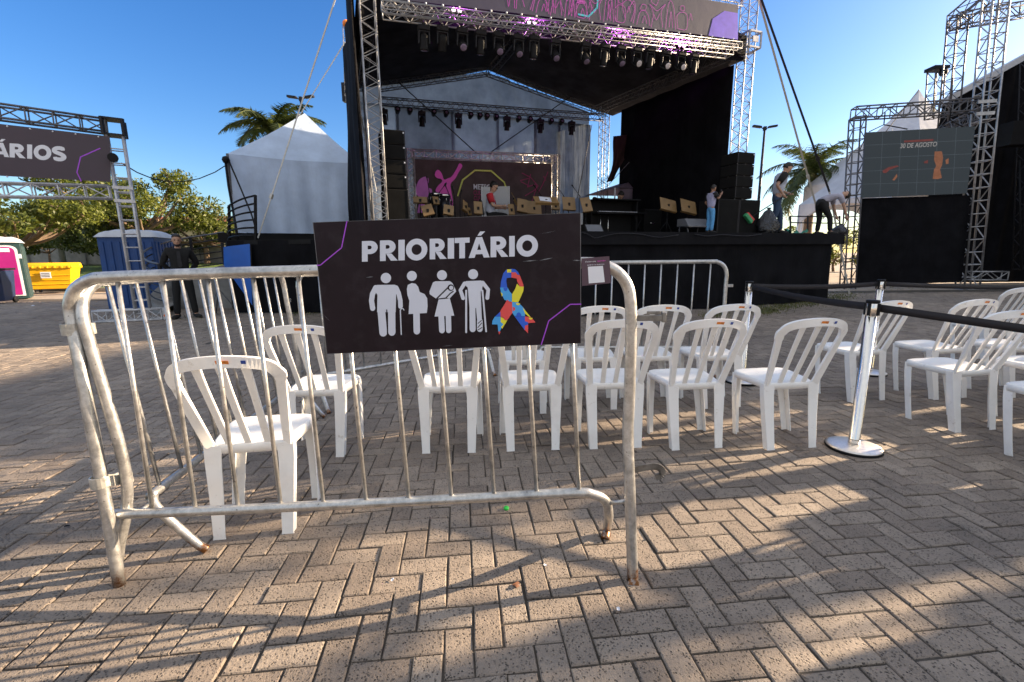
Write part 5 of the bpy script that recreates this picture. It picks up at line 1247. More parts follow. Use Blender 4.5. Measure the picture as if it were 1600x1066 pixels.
for zz in (-.15, .15): b.box(c+Vector((0, 0, zz)), (.34, .34, .03), Matrix.Rotation(math.atan2(gd.y, gd.x), 3, 'Z'))
b.build('corner_block', MT['dark'], r)
b = MB(); c = gpl(190, 305)
for k in (-1, 1): b.box(Vector((gp0.x, gp0.y, c.z+.13*k))+gN*.16, (.33, .02, .06), Matrix.Rotation(math.atan2(gd.y, gd.x), 3, 'Z'))
b.build('sleeve', MT['gate_alu'], r)
b = MB(); truss(b, gp0-gd*.35+Vector((0, 0, .13))+gN*.22, gp0+gd*.8+Vector((0, 0, .13))-gN*.1, .22, step=.22, style='ladder', r=.022, rb=.012); b.box(gp0-gd*.40+gN*.25+Vector((0, 0, .13)), (.10, .26, .24), Matrix.Rotation(math.atan2(gd.y, gd.x), 3, 'Z'))
b.build('foot_truss', MT['gate_alu'], r)
MT['orange_st'] = mat('orange_round_sticker', (.75, .16, .03), .5)
b = MB(); c = gp0-gd*.40+gN*.385+Vector((0, 0, .10)); b.tri([[c+gd*.04*math.cos(k*.4)+Vector((0, 0, .03*math.sin(k*.4))) for k in range(16)]]); b.build('sticker', MT['orange_st'], r, recalc=False)
MT['gate_print'] = mat('plum_banner_print', (.055, .038, .055), .5, var=.12, scale=2, bump=.2, bscale=3, bdist=.02)
gb = lambda cx, cy, l=.165: gpl(cx/2.665, 130+cy/2.665, l)
r = thing('toilet_banner', 'plum SANITÁRIOS banner laced into the truss gate', 'banner', gb(200, 400))
b = MB(); L = [gb(0, 170, .16), gb(457, 222, .16), gb(462, 412, .16), gb(0, 386, .16)]
ex = lambda p, q: q+(p-q)*(5.1/(p-q).length*.98)
L[0], L[3] = ex(L[0], L[1]), ex(L[3], L[2]); b.add(L, [(0, 1, 2, 3)]); o = b.build('sheet', MT['gate_print'], r, recalc=False); o.modifiers.new('t', 'SOLIDIFY').thickness = .004
b = MB(); lettering(b, 'SANITÁRIOS', [(-292, -240), (-236, -166), (-160, -110), (-102, -84), (-80, -32), (-32, 38), (40, 106), (113, 134), (140, 214), (216, 277)], lambda x: 248+x*.062, lambda x: 306+x*.073, gb); b.build('lettering', MT['white_print'], r, recalc=False)
b = MB(); line3(b, [(416, 272), (335, 308), (320, 372), (338, 408)], .02, lambda x, y: gb(x, y, .166)); b.build('corner_line', MT['purple_line'], r, recalc=False)
b = MB()
for i in range(7): b.ball(gb(-160+i*95, 176+(-160+i*95)*.115, .17), .016, 6); b.ball(gb(-160+i*95, 388+(-160+i*95)*.055, .17), .016, 6)
b.build('lashing', MT['white_print'], r)
c = gpl(177, 247, .30); r = thing('gate_lamp', 'small black round lamp clamped to the gate post beside the banner', 'lamp', c)
b = MB(); b.lathe([(.05, -.10), (.07, -.06), (.085, .02), (.085, .07), (.075, .075)], 18, Matrix.Translation(c) @ gN.to_track_quat('Z', 'Y').to_matrix().to_4x4()); b.build('can', MT['black'], r)
b = MB(); b.box(c-gN*.13, (.06, .08, .10)); b.build('clamp', MT['dark'], r)
cable([gpl(190, 255)]+[P(190+162*t, 255+(5*t)+34*4*t*(1-t)*.8, 9.9+2.6*t) for t in (.15, .3, .45, .6, .75, .9)]+[P(352, 259, 12.5)], .012, 'thin cable sagging from the gate to the white tent', 'dark')
# toilets
def toilet(c, rz, wd, hgt, body, door, label, front=True):
    r = thing('portable_toilet', label, 'toilet', c, rz)
    b = MB(); b.box((0, 0, hgt/2-.08), (wd, wd, hgt-.16))
    for k in range(7):
        x = -wd/2+wd*(k+.5)/7
        for s in (-1, 1): b.box((s*(wd/2+.008), x, hgt/2-.1), (.03, wd/14, hgt-.35)); b.box((x, wd/2+.008, hgt/2-.1), (wd/14, .03, hgt-.35))
        if not front: b.box((x, -wd/2-.008, hgt/2-.1), (wd/14, .03, hgt-.35))
    b.build('body', MT[body], r, world=False, bevel=.012)
    b = MB(); n = 14
    def rf(u, v):
        x = (u-.5)*(wd+.1); y = (v-.5)*(wd+.1); e = max(0, 1-(2*abs(u-.5))**4)*max(0, 1-(2*abs(v-.5))**6)
        return Vector((x, y, hgt-.16+.20*e**.5+.015*math.sin(u*25)*e))
    b.grid(rf, 16, 12); b.add([rf(0, 0), rf(1, 0), rf(1, 1), rf(0, 1)], [(0, 1, 2, 3)]); b.build('roof', MT['toilet_roof'], r, world=False)
    if front:
        b = MB(); l = [(-wd*.42, .10), (wd*.42, .10), (wd*.42, hgt-.42)]+arc((wd*.24, hgt-.42), wd*.18, .16, 0, 90, 5)+arc((-wd*.24, hgt-.42), wd*.18, .16, 90, 180, 5)+[(-wd*.42, hgt-.42)]
        b.prism([(x, -wd/2-.01, z) for x, z in l], (0, -.03, 0)); b.build('door_frame', MT['toilet_roof'], r, world=False)
        l2 = [(x*.86, .14+(z-.10)*.95) for x, z in l]
        b = MB(); b.prism([(x, -wd/2-.042, z) for x, z in l2], (0, -.02, 0)); d = b.build('door', MT[door], r, world=False)
        b = MB(); b.box((0, -wd/2-.066, hgt*.80), (wd*.52, .01, .12)); b.build('sign_plate', MT['white_print'], d, world=False)
        b = MB(); b.box((-wd*.13, -wd/2-.074, hgt*.80), (wd*.2, .008, .10)); b.build('sign_panel', MT['black'], d, world=False)
        b = MB()
        for zz in (.9, .74): b.tube([(wd*(-.22+.044*i), -wd/2-.062-.012*math.sin(i*math.pi/10), zz+.03*math.sin(i*math.pi/10)) for i in range(11)], .016, 6)
        b.build('moulding', MT[door], d, world=False)
        b = MB(); b.box((wd*.46, -wd/2-.016, hgt*.70), (wd*.06, .012, .14)); b.build('wall_label', MT['white_print'], r, world=False)
    return r
MT['toilet_roof'] = mat('pale_plastic_roof', (.50, .52, .56), .5, var=.12, scale=3)
MT['toilet_blue'] = mat('blue_plastic', (.008, .06, .23), .45, var=.15, scale=3)
MT['toilet_pink'] = mat('magenta_plastic', (.25, .006, .13), .4, var=.08, scale=3)
MT['toilet_dark'] = mat('dark_green_plastic', (.010, .035, .038), .5, var=.15)
toilet(Vector((-17.6, 16.0, 0)), RAD(42), 1.1, 2.06, 'toilet_dark', 'toilet_pink', 'portable toilet with a magenta door and cream roof at the left edge')
toilet(Vector((-10.15, 12.7, 0)), RAD(15), 1.25, 2.02, 'toilet_blue', None, 'blue portable toilet with a pale roof behind the gate post', front=False)
MT['bin_yellow'] = mat('yellow_plastic', (.78, .42, .004), .45, var=.06, scale=3)
def dumpster(c, rz, label):
    r = thing('dumpster', label, 'dumpster', c, rz, 'yellow wheeled dumpsters')
    b = MB(); b.hexa([(-.66, -.42, .16), (.66, -.42, .16), (.66, .42, .16), (-.66, .42, .16)], [(-.80, -.55, .98), (.80, -.55, .98), (.80, .55, .98), (-.80, .55, .98)])
    for z in (.35, .52, .70): k = (z-.16)/.82; b.box((0, -.42-.13*k-.004, z), (1.36+.25*k, .035, .035))
    b.build('body', MT['bin_yellow'], r, world=False, bevel=.02)
    b = MB(); b.box((0, 0, 1.03), (1.72, 1.2, .10)); b.lathe([(.10, -.86), (.12, -.80), (.12, .80), (.10, .86)], 14, Matrix.Translation((0, .45, 1.08)) @ Matrix.Rotation(RAD(90), 4, 'Y'))
    for k in range(8): b.box((-.75+.214*k, -.60, 1.03), (.07, .03, .09))
    b.build('lid', MT['bin_yellow'], r, world=False, bevel=.02)
    b = MB(); b.box((.02, -.565, .72), (.30, .02, .24)); b.build('label_plate', MT['paper'], r, world=False)
    b = MB()
    for k in range(3): b.box((.02, -.578, .66+.06*k), (.24, .006, .02))
    b.build('print', MT['dark'], r, world=False)
    for sx in (-1, 1):
        for sy in (-1, 1): b = MB(); b.lathe([(.03, -.03), (.085, -.03), (.09, 0), (.085, .03), (.03, .03)], 14, Matrix.Translation((sx*.5, sy*.32, .085)) @ Matrix.Rotation(RAD(90), 4, 'Y')); b.build('wheel', MT['alu_dull'], r, world=False)
    return r
d0 = dumpster(Vector((-18.75, 18.75, 0)), RAD(28), 'yellow wheeled dumpster with a printed plate, standing free right of the magenta toilet')
dup(d0, Vector((-20.4, 18.1, 0)), RAD(28), 'yellow wheeled dumpster mostly hidden behind the magenta toilet')
MT['navy'] = mat('navy_plastic', (.008, .018, .06), .5, var=.2)
c = G(2, 474); r = thing('wheelie_bin', 'navy wheeled bin with white rags at the extreme left edge', 'bin', c, RAD(20))
b = MB(); b.hexa([(-.24, -.26, .08), (.24, -.26, .08), (.24, .26, .08), (-.24, .26, .08)], [(-.3, -.33, 1.0), (.3, -.33, 1.0), (.3, .33, 1.0), (-.3, .33, 1.0)]); b.build('body', MT['navy'], r, world=False, bevel=.02)
b = MB(); b.box((0, .0, 1.04), (.66, .74, .06)); b.build('lid', MT['black'], r, world=False, bevel=.02)
for sx in (-1, 1): b = MB(); b.lathe([(.04, -.03), (.10, -.03), (.10, .03), (.04, .03)], 14, Matrix.Translation((sx*.25, .2, .10)) @ Matrix.Rotation(RAD(90), 4, 'Y')); b.build('wheel', MT['black'], r, world=False)
b = MB(); b.grid(lambda u, v: Vector((.06+.2*u, -.345-.02*math.sin(u*8), .98-.30*v+.05*math.sin(u*5))), 8, 5); b.build('rag', MT['wrap'], r, world=False, recalc=False)
# lawn bank, kerb, wall, houses
MT['grass'] = mat('lawn', (.075, .13, .018), .9, var=.45, scale=1.2, bump=1, bscale=25, bdist=.06, dirt=(.14, .13, .04))
b = MB(); b.grid(lambda u, v: Vector((-60+52*u, 19.5+11*v, -.01+1.0*v+.06*math.sin(u*31+v*4))), 40, 12); struct(b.build('lawn', MT['grass']))
b = MB(); b.grid(lambda u, v: Vector((-60+52*u, 30.5+60*v, 1.0+.3*v)), 8, 4); struct(b.build('far_lawn', MT['grass']))
b = MB(); b.box((-34, 19.4, .06), (52, .16, .14)); b.box((-34, 22.6, .28), (52, .5, .05)); struct(b.build('kerb', MT['concrete']))
r = thing('boundary_wall', 'long grey boundary wall beyond the lawn at the left', 'wall', (-32, 31, .95))
b = MB(); b.box((-34, 31, 1.5), (44, .18, 1.15)); b.build('panels', MT['concrete'], r)
b = MB()
for i in range(12): b.box((-55+i*3.8, 30.93, 1.55), (.22, .3, 1.35))
b.build('pilasters', MT['concrete'], r)
MT['tile'] = mat('terracotta_tiles', (.34, .11, .045), .8, var=.25, scale=2, bump=.5, bscale=14)
MT['cream'] = mat('cream_render', (.52, .42, .28), .8, var=.12, scale=2)
MT['pale_wall'] = mat('pale_render', (.50, .50, .46), .8, var=.12, scale=2)
MT['win'] = mat('dark_window', (.03, .035, .045), .15)
def house(c, wd, dp, hh, rh, label, wall):
    r = thing('house', label, 'house', c)
    b = MB(); b.box((0, 0, hh/2), (wd, dp, hh)); b.build('wall', MT[wall], r, world=False)
    b = MB(); e = .5; b.add([(-wd/2-e, -dp/2-e, hh), (wd/2+e, -dp/2-e, hh), (wd/2+e, dp/2+e, hh), (-wd/2-e, dp/2+e, hh), (-wd/2+1, 0, hh+rh), (wd/2-1, 0, hh+rh)], [(0, 1, 5, 4), (1, 2, 5), (2, 3, 4, 5), (3, 0, 4), (0, 3, 2, 1)]); b.build('roof', MT['tile'], r, world=False)
    for k in range(3):
        b = MB(); b.box((-wd*.3+wd*.3*k, -dp/2-.02, hh*.55), (wd*.12, .08, hh*.35)); w_ = b.build('window', MT['win'], r, world=False)
        b = MB(); b.box((-wd*.3+wd*.3*k, -dp/2-.05, hh*.55-hh*.19), (wd*.15, .16, .08)); b.build('sill', MT['pale_wall'], w_, world=False)
house(Vector((-29, 44, 1.1)), 10, 7, 2.8, 1.3, 'cream house with terracotta roof seen under the dark tree behind the wall', 'cream')
house(Vector((-20.5, 46, 1.1)), 8, 7, 3.0, 1.4, 'pale house with terracotta roof seen behind the man and the ramp rails', 'pale_wall')
house(Vector((-45, 50, 1.1)), 9, 7, 2.8, 1.3, 'pale house with terracotta roof behind the wall at the far left', 'pale_wall')
r = thing('utility_pole', 'leaning pale utility pole beyond the dumpster', 'pole', P(99, 409, 29))
b = MB(); b.tube([P(99, 410, 29), P(91, 360, 29), P(86, 318, 29)], [.16, .14, .12], 8); b.build('shaft', MT['concrete'], r)
b = MB(); b.bar(P(80, 325, 29), P(95, 323, 29), .09); b.build('crossarm', MT['dark'], r)
# circular ramp with rails
r = thing('ramp', 'grey concrete ramp with dark tube railings curving up to the stage wing', 'ramp', P(300, 480, 12)); r.location.z = 0
rp = [(249, 413, 10.5), (231, 408, 10.8), (221.5, 399, 11.3), (228, 391, 11.9), (246, 383, 12.5), (270, 376, 13.0), (297, 371, 13.3), (325, 367, 13.3), (350, 363, 13.1)]
path = smoothpath([P(*q) for q in rp], 5)
for k in range(6):
    b = MB(); b.tube([p-Vector((0, 0, .17*k)) for p in path], .024 if k == 0 else .016, 8); b.build('rail', MT['alu_dull' if k == 0 else 'dark'], r)
cen_ = sum(path, Vector())/len(path); inn = [((cen_-p)*Vector((1, 1, 0))).normalized() for p in path]
for i in (0, 18, 30, 39):
    p = path[i]; b = MB(); b.bar(Vector((p.x, p.y, 0)), p, .06); b.build('rail_post', MT['dark'], r)
b = MB(); n_ = len(path); zz = [max(.04, p.z-1.02) for p in path]
for i in range(n_-1):
    p, q = path[i]+inn[i]*.05, path[i+1]+inn[i+1]*.05; a_, c_ = zz[i], zz[i+1]; p2, q2 = path[i]+inn[i]*1.25, path[i+1]+inn[i+1]*1.25
    V = lambda t, z: Vector((t.x, t.y, z))
    b.add([V(p, 0), V(q, 0), V(q, c_), V(p, a_), V(q2, c_), V(p2, a_), V(q2, 0), V(p2, 0)], [(0, 1, 2, 3), (3, 2, 4, 5), (5, 4, 6, 7)])
b.prism([Vector(q) for q in (P(300, 428, 12), P(352, 413, 12), P(397, 481, 12), P(300, 486, 12))], (0, 1.1, 0)); b.build('deck', MT['concrete'], r)
MT['blue_board'] = mat('blue_board', (.008, .11, .50), .45, var=.15, scale=2)
r = thing('blue_panel', 'bright blue board leaning at the ramp end below the wing rail', 'panel', P(375, 480, 10.6))
b = MB(); b.prism([P(349, 386, 10.7), P(391, 381, 10.7), P(395.5, 479, 10.75), P(350, 415, 10.7)], (0, .04, 0)); b.build('board', MT['blue_board'], r)
b = MB(); b.bar(P(391.8, 381, 10.69), P(396, 480, 10.74), .03); b.build('edge_strip', MT['black'], r)
r = thing('wing_rail', 'black five bar guard rail at the corner of the stage wing', 'railing', P(378, 372, 11)); r.location.z = 1.7
for k in range(6):
    y0, y1 = 320+k*10.2, 305.5+k*12.6; b = MB(); b.tube(smoothpath([P(356, y0+5, 11.6), P(360, y0, 11.3), P(378, (y0+y1)/2-1.5, 11.05), P(399, y1, 10.95)], 5), .022, 8); b.build('bar', MT['black'], r)
for x, y0, y1, Y in ((399, 305, 380, 10.95), (358, 321, 376, 11.45)): b = MB(); b.bar(P(x, y0, Y), P(x+.5, y1, Y), .05); b.build('rail_post', MT['black'], r)
r = thing('tripod_stand', 'folding grey tripod stand on the ground right of the man in black', 'tripod', G(346, 492))
c = r.location; b = MB(); b.tube([c+Vector((0, 0, .35)), c+Vector((0, 0, .95))], .018, 8); b.build('pole', MT['alu_dull'], r)
for k in range(3): a = 2.1*k+.3; b = MB(); b.tube([c+Vector((0, 0, .62)), c+Vector((.38*math.cos(a), .38*math.sin(a), .01))], .014, 6); b.build('leg', MT['alu_dull'], r)
b = MB(); b.tube([P(316, 411, 11), P(340, 418, 11)], .02, 8); b.build('bar', MT['alu_dull'], None) if False else None
# tent on the wing
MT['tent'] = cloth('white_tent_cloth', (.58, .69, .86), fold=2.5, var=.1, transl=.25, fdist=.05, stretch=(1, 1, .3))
tl0, tr0 = P(356, 247, 12.5), P(564, 249, 13.9); tz = (tl0.z+tr0.z)/2; tl0.z = tr0.z = tz
tu = (tr0-tl0); W_ = tu.length; tu.normalize(); tn = Vector((-tu.y, tu.x, 0))
r = thing('marquee_tent', 'white pyramid tent with cloth walls on the stage wing', 'tent', (tl0+tr0)/2+tn*W_/2); r.location.z = 1.96
apx = tl0+tu*W_/2+tn*W_/2; q_ = ray(476, 177); apx = CAM+q_*(14.45/q_.y)
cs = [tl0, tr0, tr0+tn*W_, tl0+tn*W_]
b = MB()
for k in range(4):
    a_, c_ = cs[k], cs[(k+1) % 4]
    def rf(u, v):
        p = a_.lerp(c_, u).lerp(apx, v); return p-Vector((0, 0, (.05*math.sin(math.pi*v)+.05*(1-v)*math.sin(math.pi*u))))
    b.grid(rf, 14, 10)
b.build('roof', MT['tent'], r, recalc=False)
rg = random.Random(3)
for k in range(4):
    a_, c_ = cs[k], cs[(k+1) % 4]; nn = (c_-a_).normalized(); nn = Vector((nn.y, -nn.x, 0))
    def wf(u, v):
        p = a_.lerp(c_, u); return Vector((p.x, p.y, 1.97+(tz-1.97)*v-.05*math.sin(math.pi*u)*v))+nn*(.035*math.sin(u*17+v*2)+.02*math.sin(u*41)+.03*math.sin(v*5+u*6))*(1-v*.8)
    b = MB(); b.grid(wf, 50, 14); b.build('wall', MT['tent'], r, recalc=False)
for q in cs: b = MB(); b.bar(Vector((q.x, q.y, 1.96)), q, .05); b.build('pole', MT['alu_dull'], r)
b = MB(); b.tube([P(352, 250, 12.4), P(357, 290, 12.4), P(366, 340, 12.2), P(372, 375, 11.6)], .03, 6); b.tube([P(357, 250, 12.4), P(375, 292, 12.3), P(393, 335, 12.0), P(401, 362, 11.5)], .02, 6); b.ball(P(353, 250, 12.4), .10, 8)
tag(b.build('tent_rope', MT['black']), 'black ropes knotted at the left corner of the white tent', 'rope')
MT['strap'] = mat('pale_webbing', (.55, .53, .48), .7, var=.15, scale=20)
def strap(p, q, label, wd=.045, m='strap', grp='ratchet straps that brace the stage'):
    b = MB(); b.bar(p, q, wd, .006, upv=(.5, 1, 0)); b.bar(p.lerp(q, .80), p.lerp(q, .82), wd*1.6, .05, upv=(.5, 1, 0)); return tag(b.build('guy_strap', MT[m]), label, 'strap', grp)
strap(P(526, -8, 10.8), P(403, 372, 11.2), 'pale strap crossing in front of the white tent down to the wing')
strap(P(539, 66, 14.3), P(455, 202, 18.5), 'pale strap from the beacon mast down behind the tent')
strap(P(1184, -8, 12.2), P(1276, 325, 15.5), 'left one of the two long straps right of the stage', .05)
ke = P(1296, 300, 13.2); strap(P(1187, -8, 12.2), ke, 'right, darker one of the two long straps right of the stage', .05, 'belt')
strap(ke, G(1327, 462)+Vector((0, 0, .05)), 'pale lower strap running to the ground beside the screen frame', .045)
strap(S(588, 300, -.3), S(548, 100, 3.4), 'thin pale strap along the outer left curtain', .03)

# ================================================================== LAMPS, PALMS, TREES
def street_lamp(px, py, Y, label):
    t = P(px, py, Y); r = thing('street_lamp', label, 'street lamp', (t.x, t.y, 0))
    b = MB(); b.tube([(0, 0, 0), (0, 0, t.z*.5), (0, 0, t.z)], [.09, .075, .055], 10); b.build('pole', MT['dark'], r, world=False)
    for s in (-1, 1):
        b = MB(); b.tube([(0, 0, t.z-.05), (s*.22, 0, t.z+.06)], .03, 6); b.box((s*.42, 0, t.z+.10), (.46, .2, .10), Matrix.Rotation(RAD(-8*s), 3, 'Y')); b.build('lamp_head', MT['dark'], r, world=False, bevel=.03)
    b = MB(); b.box((0, 0, t.z), (.14, .14, .2)); b.build('cap', MT['dark'], r, world=False)
street_lamp(470, 155, 24, 'double headed street lamp rising behind the white tent')
street_lamp(1195, 201, 26, 'double headed street lamp between the stage and the right palm')
def leafmat(name, c1, c2, tr=.35, sc=.9):
    m, nt, b, co = newmat(name); f = noise(nt, co, sc, 3); at = nd(nt, 'ShaderNodeAttribute', attribute_name='leaf')
    c = mixc(nt, ramp(nt, f, .35, .65), c1, c2); c = mixc(nt, at.outputs['Fac'], c, [x*1.4 for x in c2])
    nt.links.new(c, b.inputs['Base Color']); b.inputs['Roughness'].default_value = .55
    tb = nd(nt, 'ShaderNodeBsdfTranslucent'); nt.links.new(c, tb.inputs[0]); ms = nd(nt, 'ShaderNodeMixShader'); ms.inputs[0].default_value = tr
    nt.links.new(b.outputs[0], ms.inputs[1]); nt.links.new(tb.outputs[0], ms.inputs[2]); nt.links.new(ms.outputs[0], nt.nodes['Material Output'].inputs[0]); return m
MT['leaf'] = leafmat('broad_leaf', (.028, .052, .008), (.120, .135, .012)); MT['leaf2'] = leafmat('dark_leaf', (.020, .038, .010), (.085, .105, .018))
MT['bark'] = mat('bark', (.16, .11, .075), .9, var=.35, scale=6, bump=.8, bscale=30, bdist=.02)
def leaves(name, blobs, n, size, m, parent, seed):
    rg = np.random.default_rng(seed); vol = np.array([bl[3]**2 for bl in blobs]); cnt = np.maximum(8, (n*vol/vol.sum()).astype(int)); V = []
    for (x, y, z, rr), c in zip(blobs, cnt):
        d = rg.normal(size=(c, 3)); d /= np.linalg.norm(d, axis=1)[:, None]; rad = rr*rg.uniform(.25, 1, c)**.45*(1+.22*np.sin(d[:, 0]*5+seed)*np.sin(d[:, 2]*6+d[:, 1]*4))
        V.append(np.stack([x+d[:, 0]*rad*1.15, y+d[:, 1]*rad, z+d[:, 2]*rad*.72], 1))
    C_ = np.concatenate(V); N_ = len(C_); a = rg.normal(size=(N_, 3)); a /= np.linalg.norm(a, axis=1)[:, None]; u = np.cross(a, rg.normal(size=(N_, 3))); u /= np.linalg.norm(u, axis=1)[:, None]; v = np.cross(a, u)
    s = size*rg.uniform(.6, 1.4, (N_, 1)); q = np.stack([C_-u*s, C_-v*s*.45, C_+u*s, C_+v*s*.45], 1).reshape(-1, 3)
    me = bpy.data.meshes.new(name); me.from_pydata(q.tolist(), [], np.arange(4*N_).reshape(-1, 4).tolist()); me.materials.append(m)
    at = me.attributes.new('leaf', 'FLOAT', 'FACE'); at.data.foreach_set('value', rg.uniform(0, .6, N_)**1.5); me.update()
    o = bpy.data.objects.new(name, me); SC.collection.objects.link(o); o.parent = parent; return o
def tree(base, trunk_h, blobs, n, size, m, label, seed, tr=.16, lean=(0, 0), grp=None):
    r = thing('tree', label, 'tree', base, 0, grp); rg = random.Random(seed)
    b = MB(); top = Vector((lean[0], lean[1], trunk_h)); b.tube(smoothpath([(0, 0, -.1), top*.5+Vector((rg.uniform(-.1, .1), 0, 0)), top], 4), [tr*(1.25-.55*i/8) for i in range(9)], 9)
    for x, y, z, rr in blobs:
        e = Vector((x, y, z)); mid = top.lerp(e, .5)+Vector((0, 0, -.12*(e-top).length)); b.tube(smoothpath([top*.93, mid, e], 3), [tr*.6*(1-.12*i) for i in range(7)], 6)
        for k in range(3): d = Vector((rg.uniform(-1, 1), rg.uniform(-1, 1), rg.uniform(-.2, 1))).normalized(); b.tube([e, e+d*rr*.75], [tr*.15, tr*.05], 5)
    b.build('trunk', MT['bark'], r, world=False); leaves('crown', blobs, n, size, m, r, seed); return r
def blobset(seed, n, rx, ry, z0, z1, r0, r1):
    rg = random.Random(seed); return [(rg.uniform(-rx, rx), rg.uniform(-ry, ry), rg.uniform(z0, z1), rg.uniform(r0, r1)) for _ in range(n)]
TGp = 'trees beyond the lawn'
def ground_at(px, Y, z): p = P(px, 400, Y); return Vector((p.x, p.y, z))
tree(ground_at(228, 27, .75), 2.2, blobset(1, 22, 3.5, 2.4, 1.8, 5.3, .7, 1.2), 15000, .10, MT['leaf'], 'broad sunlit tree behind the gate post and blue toilet', 1, .2, grp=TGp)
tree(ground_at(175, 28, .8), 2.0, blobset(12, 10, 2.0, 1.6, 1.3, 3.2, .7, 1.1), 8000, .095, MT['leaf2'], 'darker tree left of the gate post, above the boundary wall', 12, .16, grp=TGp)
tree(ground_at(8, 21, .15), 1.9, blobset(3, 15, 3.2, 2.0, 2.5, 3.9, .6, 1.0)+[(2.6, 0, 2.9, .8), (3.6, .3, 3.1, .7)], 9500, .09, MT['leaf'], 'spreading tree with pale bare limbs above the magenta toilet', 3, .14, lean=(.7, 0), grp=TGp)
tree(ground_at(78, 29, .9), .9, blobset(4, 7, 1.0, .8, .9, 2.0, .35, .6), 1800, .10, MT['leaf'], 'small thin tree in front of the boundary wall', 4, .07, grp=TGp)
tree(ground_at(20, 34, 1.0), 1.6, blobset(5, 10, 3.6, 2, 1.2, 3.0, .8, 1.2), 6500, .11, MT['leaf2'], 'low dark tree beyond the wall at the far left', 5, .15, grp=TGp)
tree(ground_at(322, 30, .9), 1.5, blobset(6, 13, 3.2, 2, .9, 3.0, .6, 1.05), 8000, .095, MT['leaf2'], 'dark tree behind the ramp rails, left of the white tent', 6, .15, grp=TGp)
tree(ground_at(120, 36, 1.0), 1.6, blobset(7, 8, 3.0, 2, 1.2, 2.6, .7, 1.0), 3500, .13, MT['leaf'], 'yellow green tree behind the wall above the dumpster', 7, .15, grp=TGp)
MT['frond'] = leafmat('palm_leaf', (.022, .045, .012), (.10, .12, .022), .3)
def palm(base, h, L, nf, label, seed, lo=-35):
    rg = random.Random(seed); r = thing('palm_tree', label, 'palm tree', base)
    b = MB(); b.tube([(0, 0, -.1), (0, 0, h*.15), (0, 0, h*.4), (0, 0, h*.8), (0, 0, h)], [.42, .40, .30, .26, .20], 14); b.build('trunk', MT['bark'], r, world=False)
    b = MB(); b.tube([(0, 0, h-.05), (0, 0, h+.5), (0, 0, h+.8)], [.2, .17, .08], 10); b.build('crownshaft', MT['frond'], r, world=False)
    for i in range(nf):
        az = 2*math.pi*i/nf*2.4+rg.uniform(-.3, .3); el = RAD(rg.uniform(lo, 78)); b = MB(); pts = []; p = Vector((0, 0, h+.6)); e = el; LL = L*rg.uniform(.85, 1.1); n = 11
        for k in range(n+1):
            pts.append(p.copy()); p = p+Vector((math.cos(az)*math.cos(e), math.sin(az)*math.cos(e), math.sin(e)))*LL/n; e -= RAD(rg.uniform(7, 11))
        b.tube(pts, [.035*(1-.8*k/n) for k in range(n+1)], 5)
        for k in range(1, n*6):
            t = k/6; i0 = int(t); 
            if i0 >= n: break
            q = pts[i0].lerp(pts[i0+1], t-i0); d = (pts[i0+1]-pts[i0]).normalized(); s = d.cross(Vector((0, 0, 1))).normalized(); ll = LL*.27*math.sin(math.pi*(.12+.83*t/n))
            for sg_ in (-1, 1):
                tip = q+(s*sg_*rg.uniform(.75, 1)+d*.55+Vector((0, 0, rg.uniform(-.75, -.05)))).normalized()*ll; w_ = d*.034
                b.add([q-w_, q+w_, tip], [(0, 1, 2)])
        b.build('frond', MT['frond'], r, world=False, recalc=False)
palm(ground_at(1256, 28, 0), 5.3, 3.3, 34, 'tall palm against the bright sky right of the stage', 2, -30)
palm(ground_at(449, 20, 0), 5.75, 2.25, 28, 'palm whose fronds show above the white tent', 5, -5)
tree(ground_at(1243, 34, 0), .8, blobset(31, 7, 1.2, 1, .6, 2.9, .5, .8), 2200, .1, MT['leaf'], 'yellow green bush low between the walking man and the palm', 31, .08)
tree(ground_at(1305, 32, 0), .8, blobset(32, 8, 1.4, 1, .6, 2.4, .5, .8), 2200, .1, MT['leaf'], 'green bush behind the bending person', 32, .08)

# ================================================================== RIGHT SIDE: SCREEN FRAME, TENTS, SECOND STAGE
lp = P(1331, 320, 16.7); lp.z = 0; rp_ = P(1524, 320, 15.9); rp_.z = 0
sd_ = (rp_-lp).normalized(); sn_ = Vector((sd_.y, -sd_.x, 0)); sn_ = sn_ if sn_.y < 0 else -sn_
sc_ = lambda x, y, l=0: onplane(x, y, lp+sn_*l, sn_)
r = thing('screen_gantry', 'ladder truss gantry holding the big screen at the right', 'gantry', lp)
b = MB(); truss(b, sc_(1324, 452), sc_(1340, 184), .36, step=.36, style='ladder', upv=sn_, r=.026, rb=.016); b.build('post', MT['alu_dull'], r)
b = MB(); truss(b, sc_(1511, 452), sc_(1562, -60), .44, step=.42, style='ladder', upv=sn_, r=.03, rb=.018); b.build('post', MT['alu'], r)
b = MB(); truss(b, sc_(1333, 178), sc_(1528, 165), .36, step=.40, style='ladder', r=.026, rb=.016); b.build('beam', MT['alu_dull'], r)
b = MB(); c = sc_(1541, 168, .24); b.box(c+Vector((0, 0, .18)), (.5, .04, .10), Matrix.Rotation(math.atan2(sd_.y, sd_.x), 3, 'Z')); b.box(c-Vector((0, 0, .18)), (.5, .04, .10), Matrix.Rotation(math.atan2(sd_.y, sd_.x), 3, 'Z')); b.build('sleeve', MT['alu'], r)
b = MB(); truss(b, sc_(1514, 431, .3), sc_(1570, 431, .3), .28, step=.30, r=.02, rb=.014); b.box(sc_(1508, 454), (.7, .5, .04)); b.box(sc_(1540, 452, .2), (1.2, .1, .08)); b.build('foot_truss', MT['alu'], r)
MT['screen'] = mat('led_panel', (.009, .011, .013), .8, var=.2, scale=3, emit=(.05, .066, .078), estr=.12)
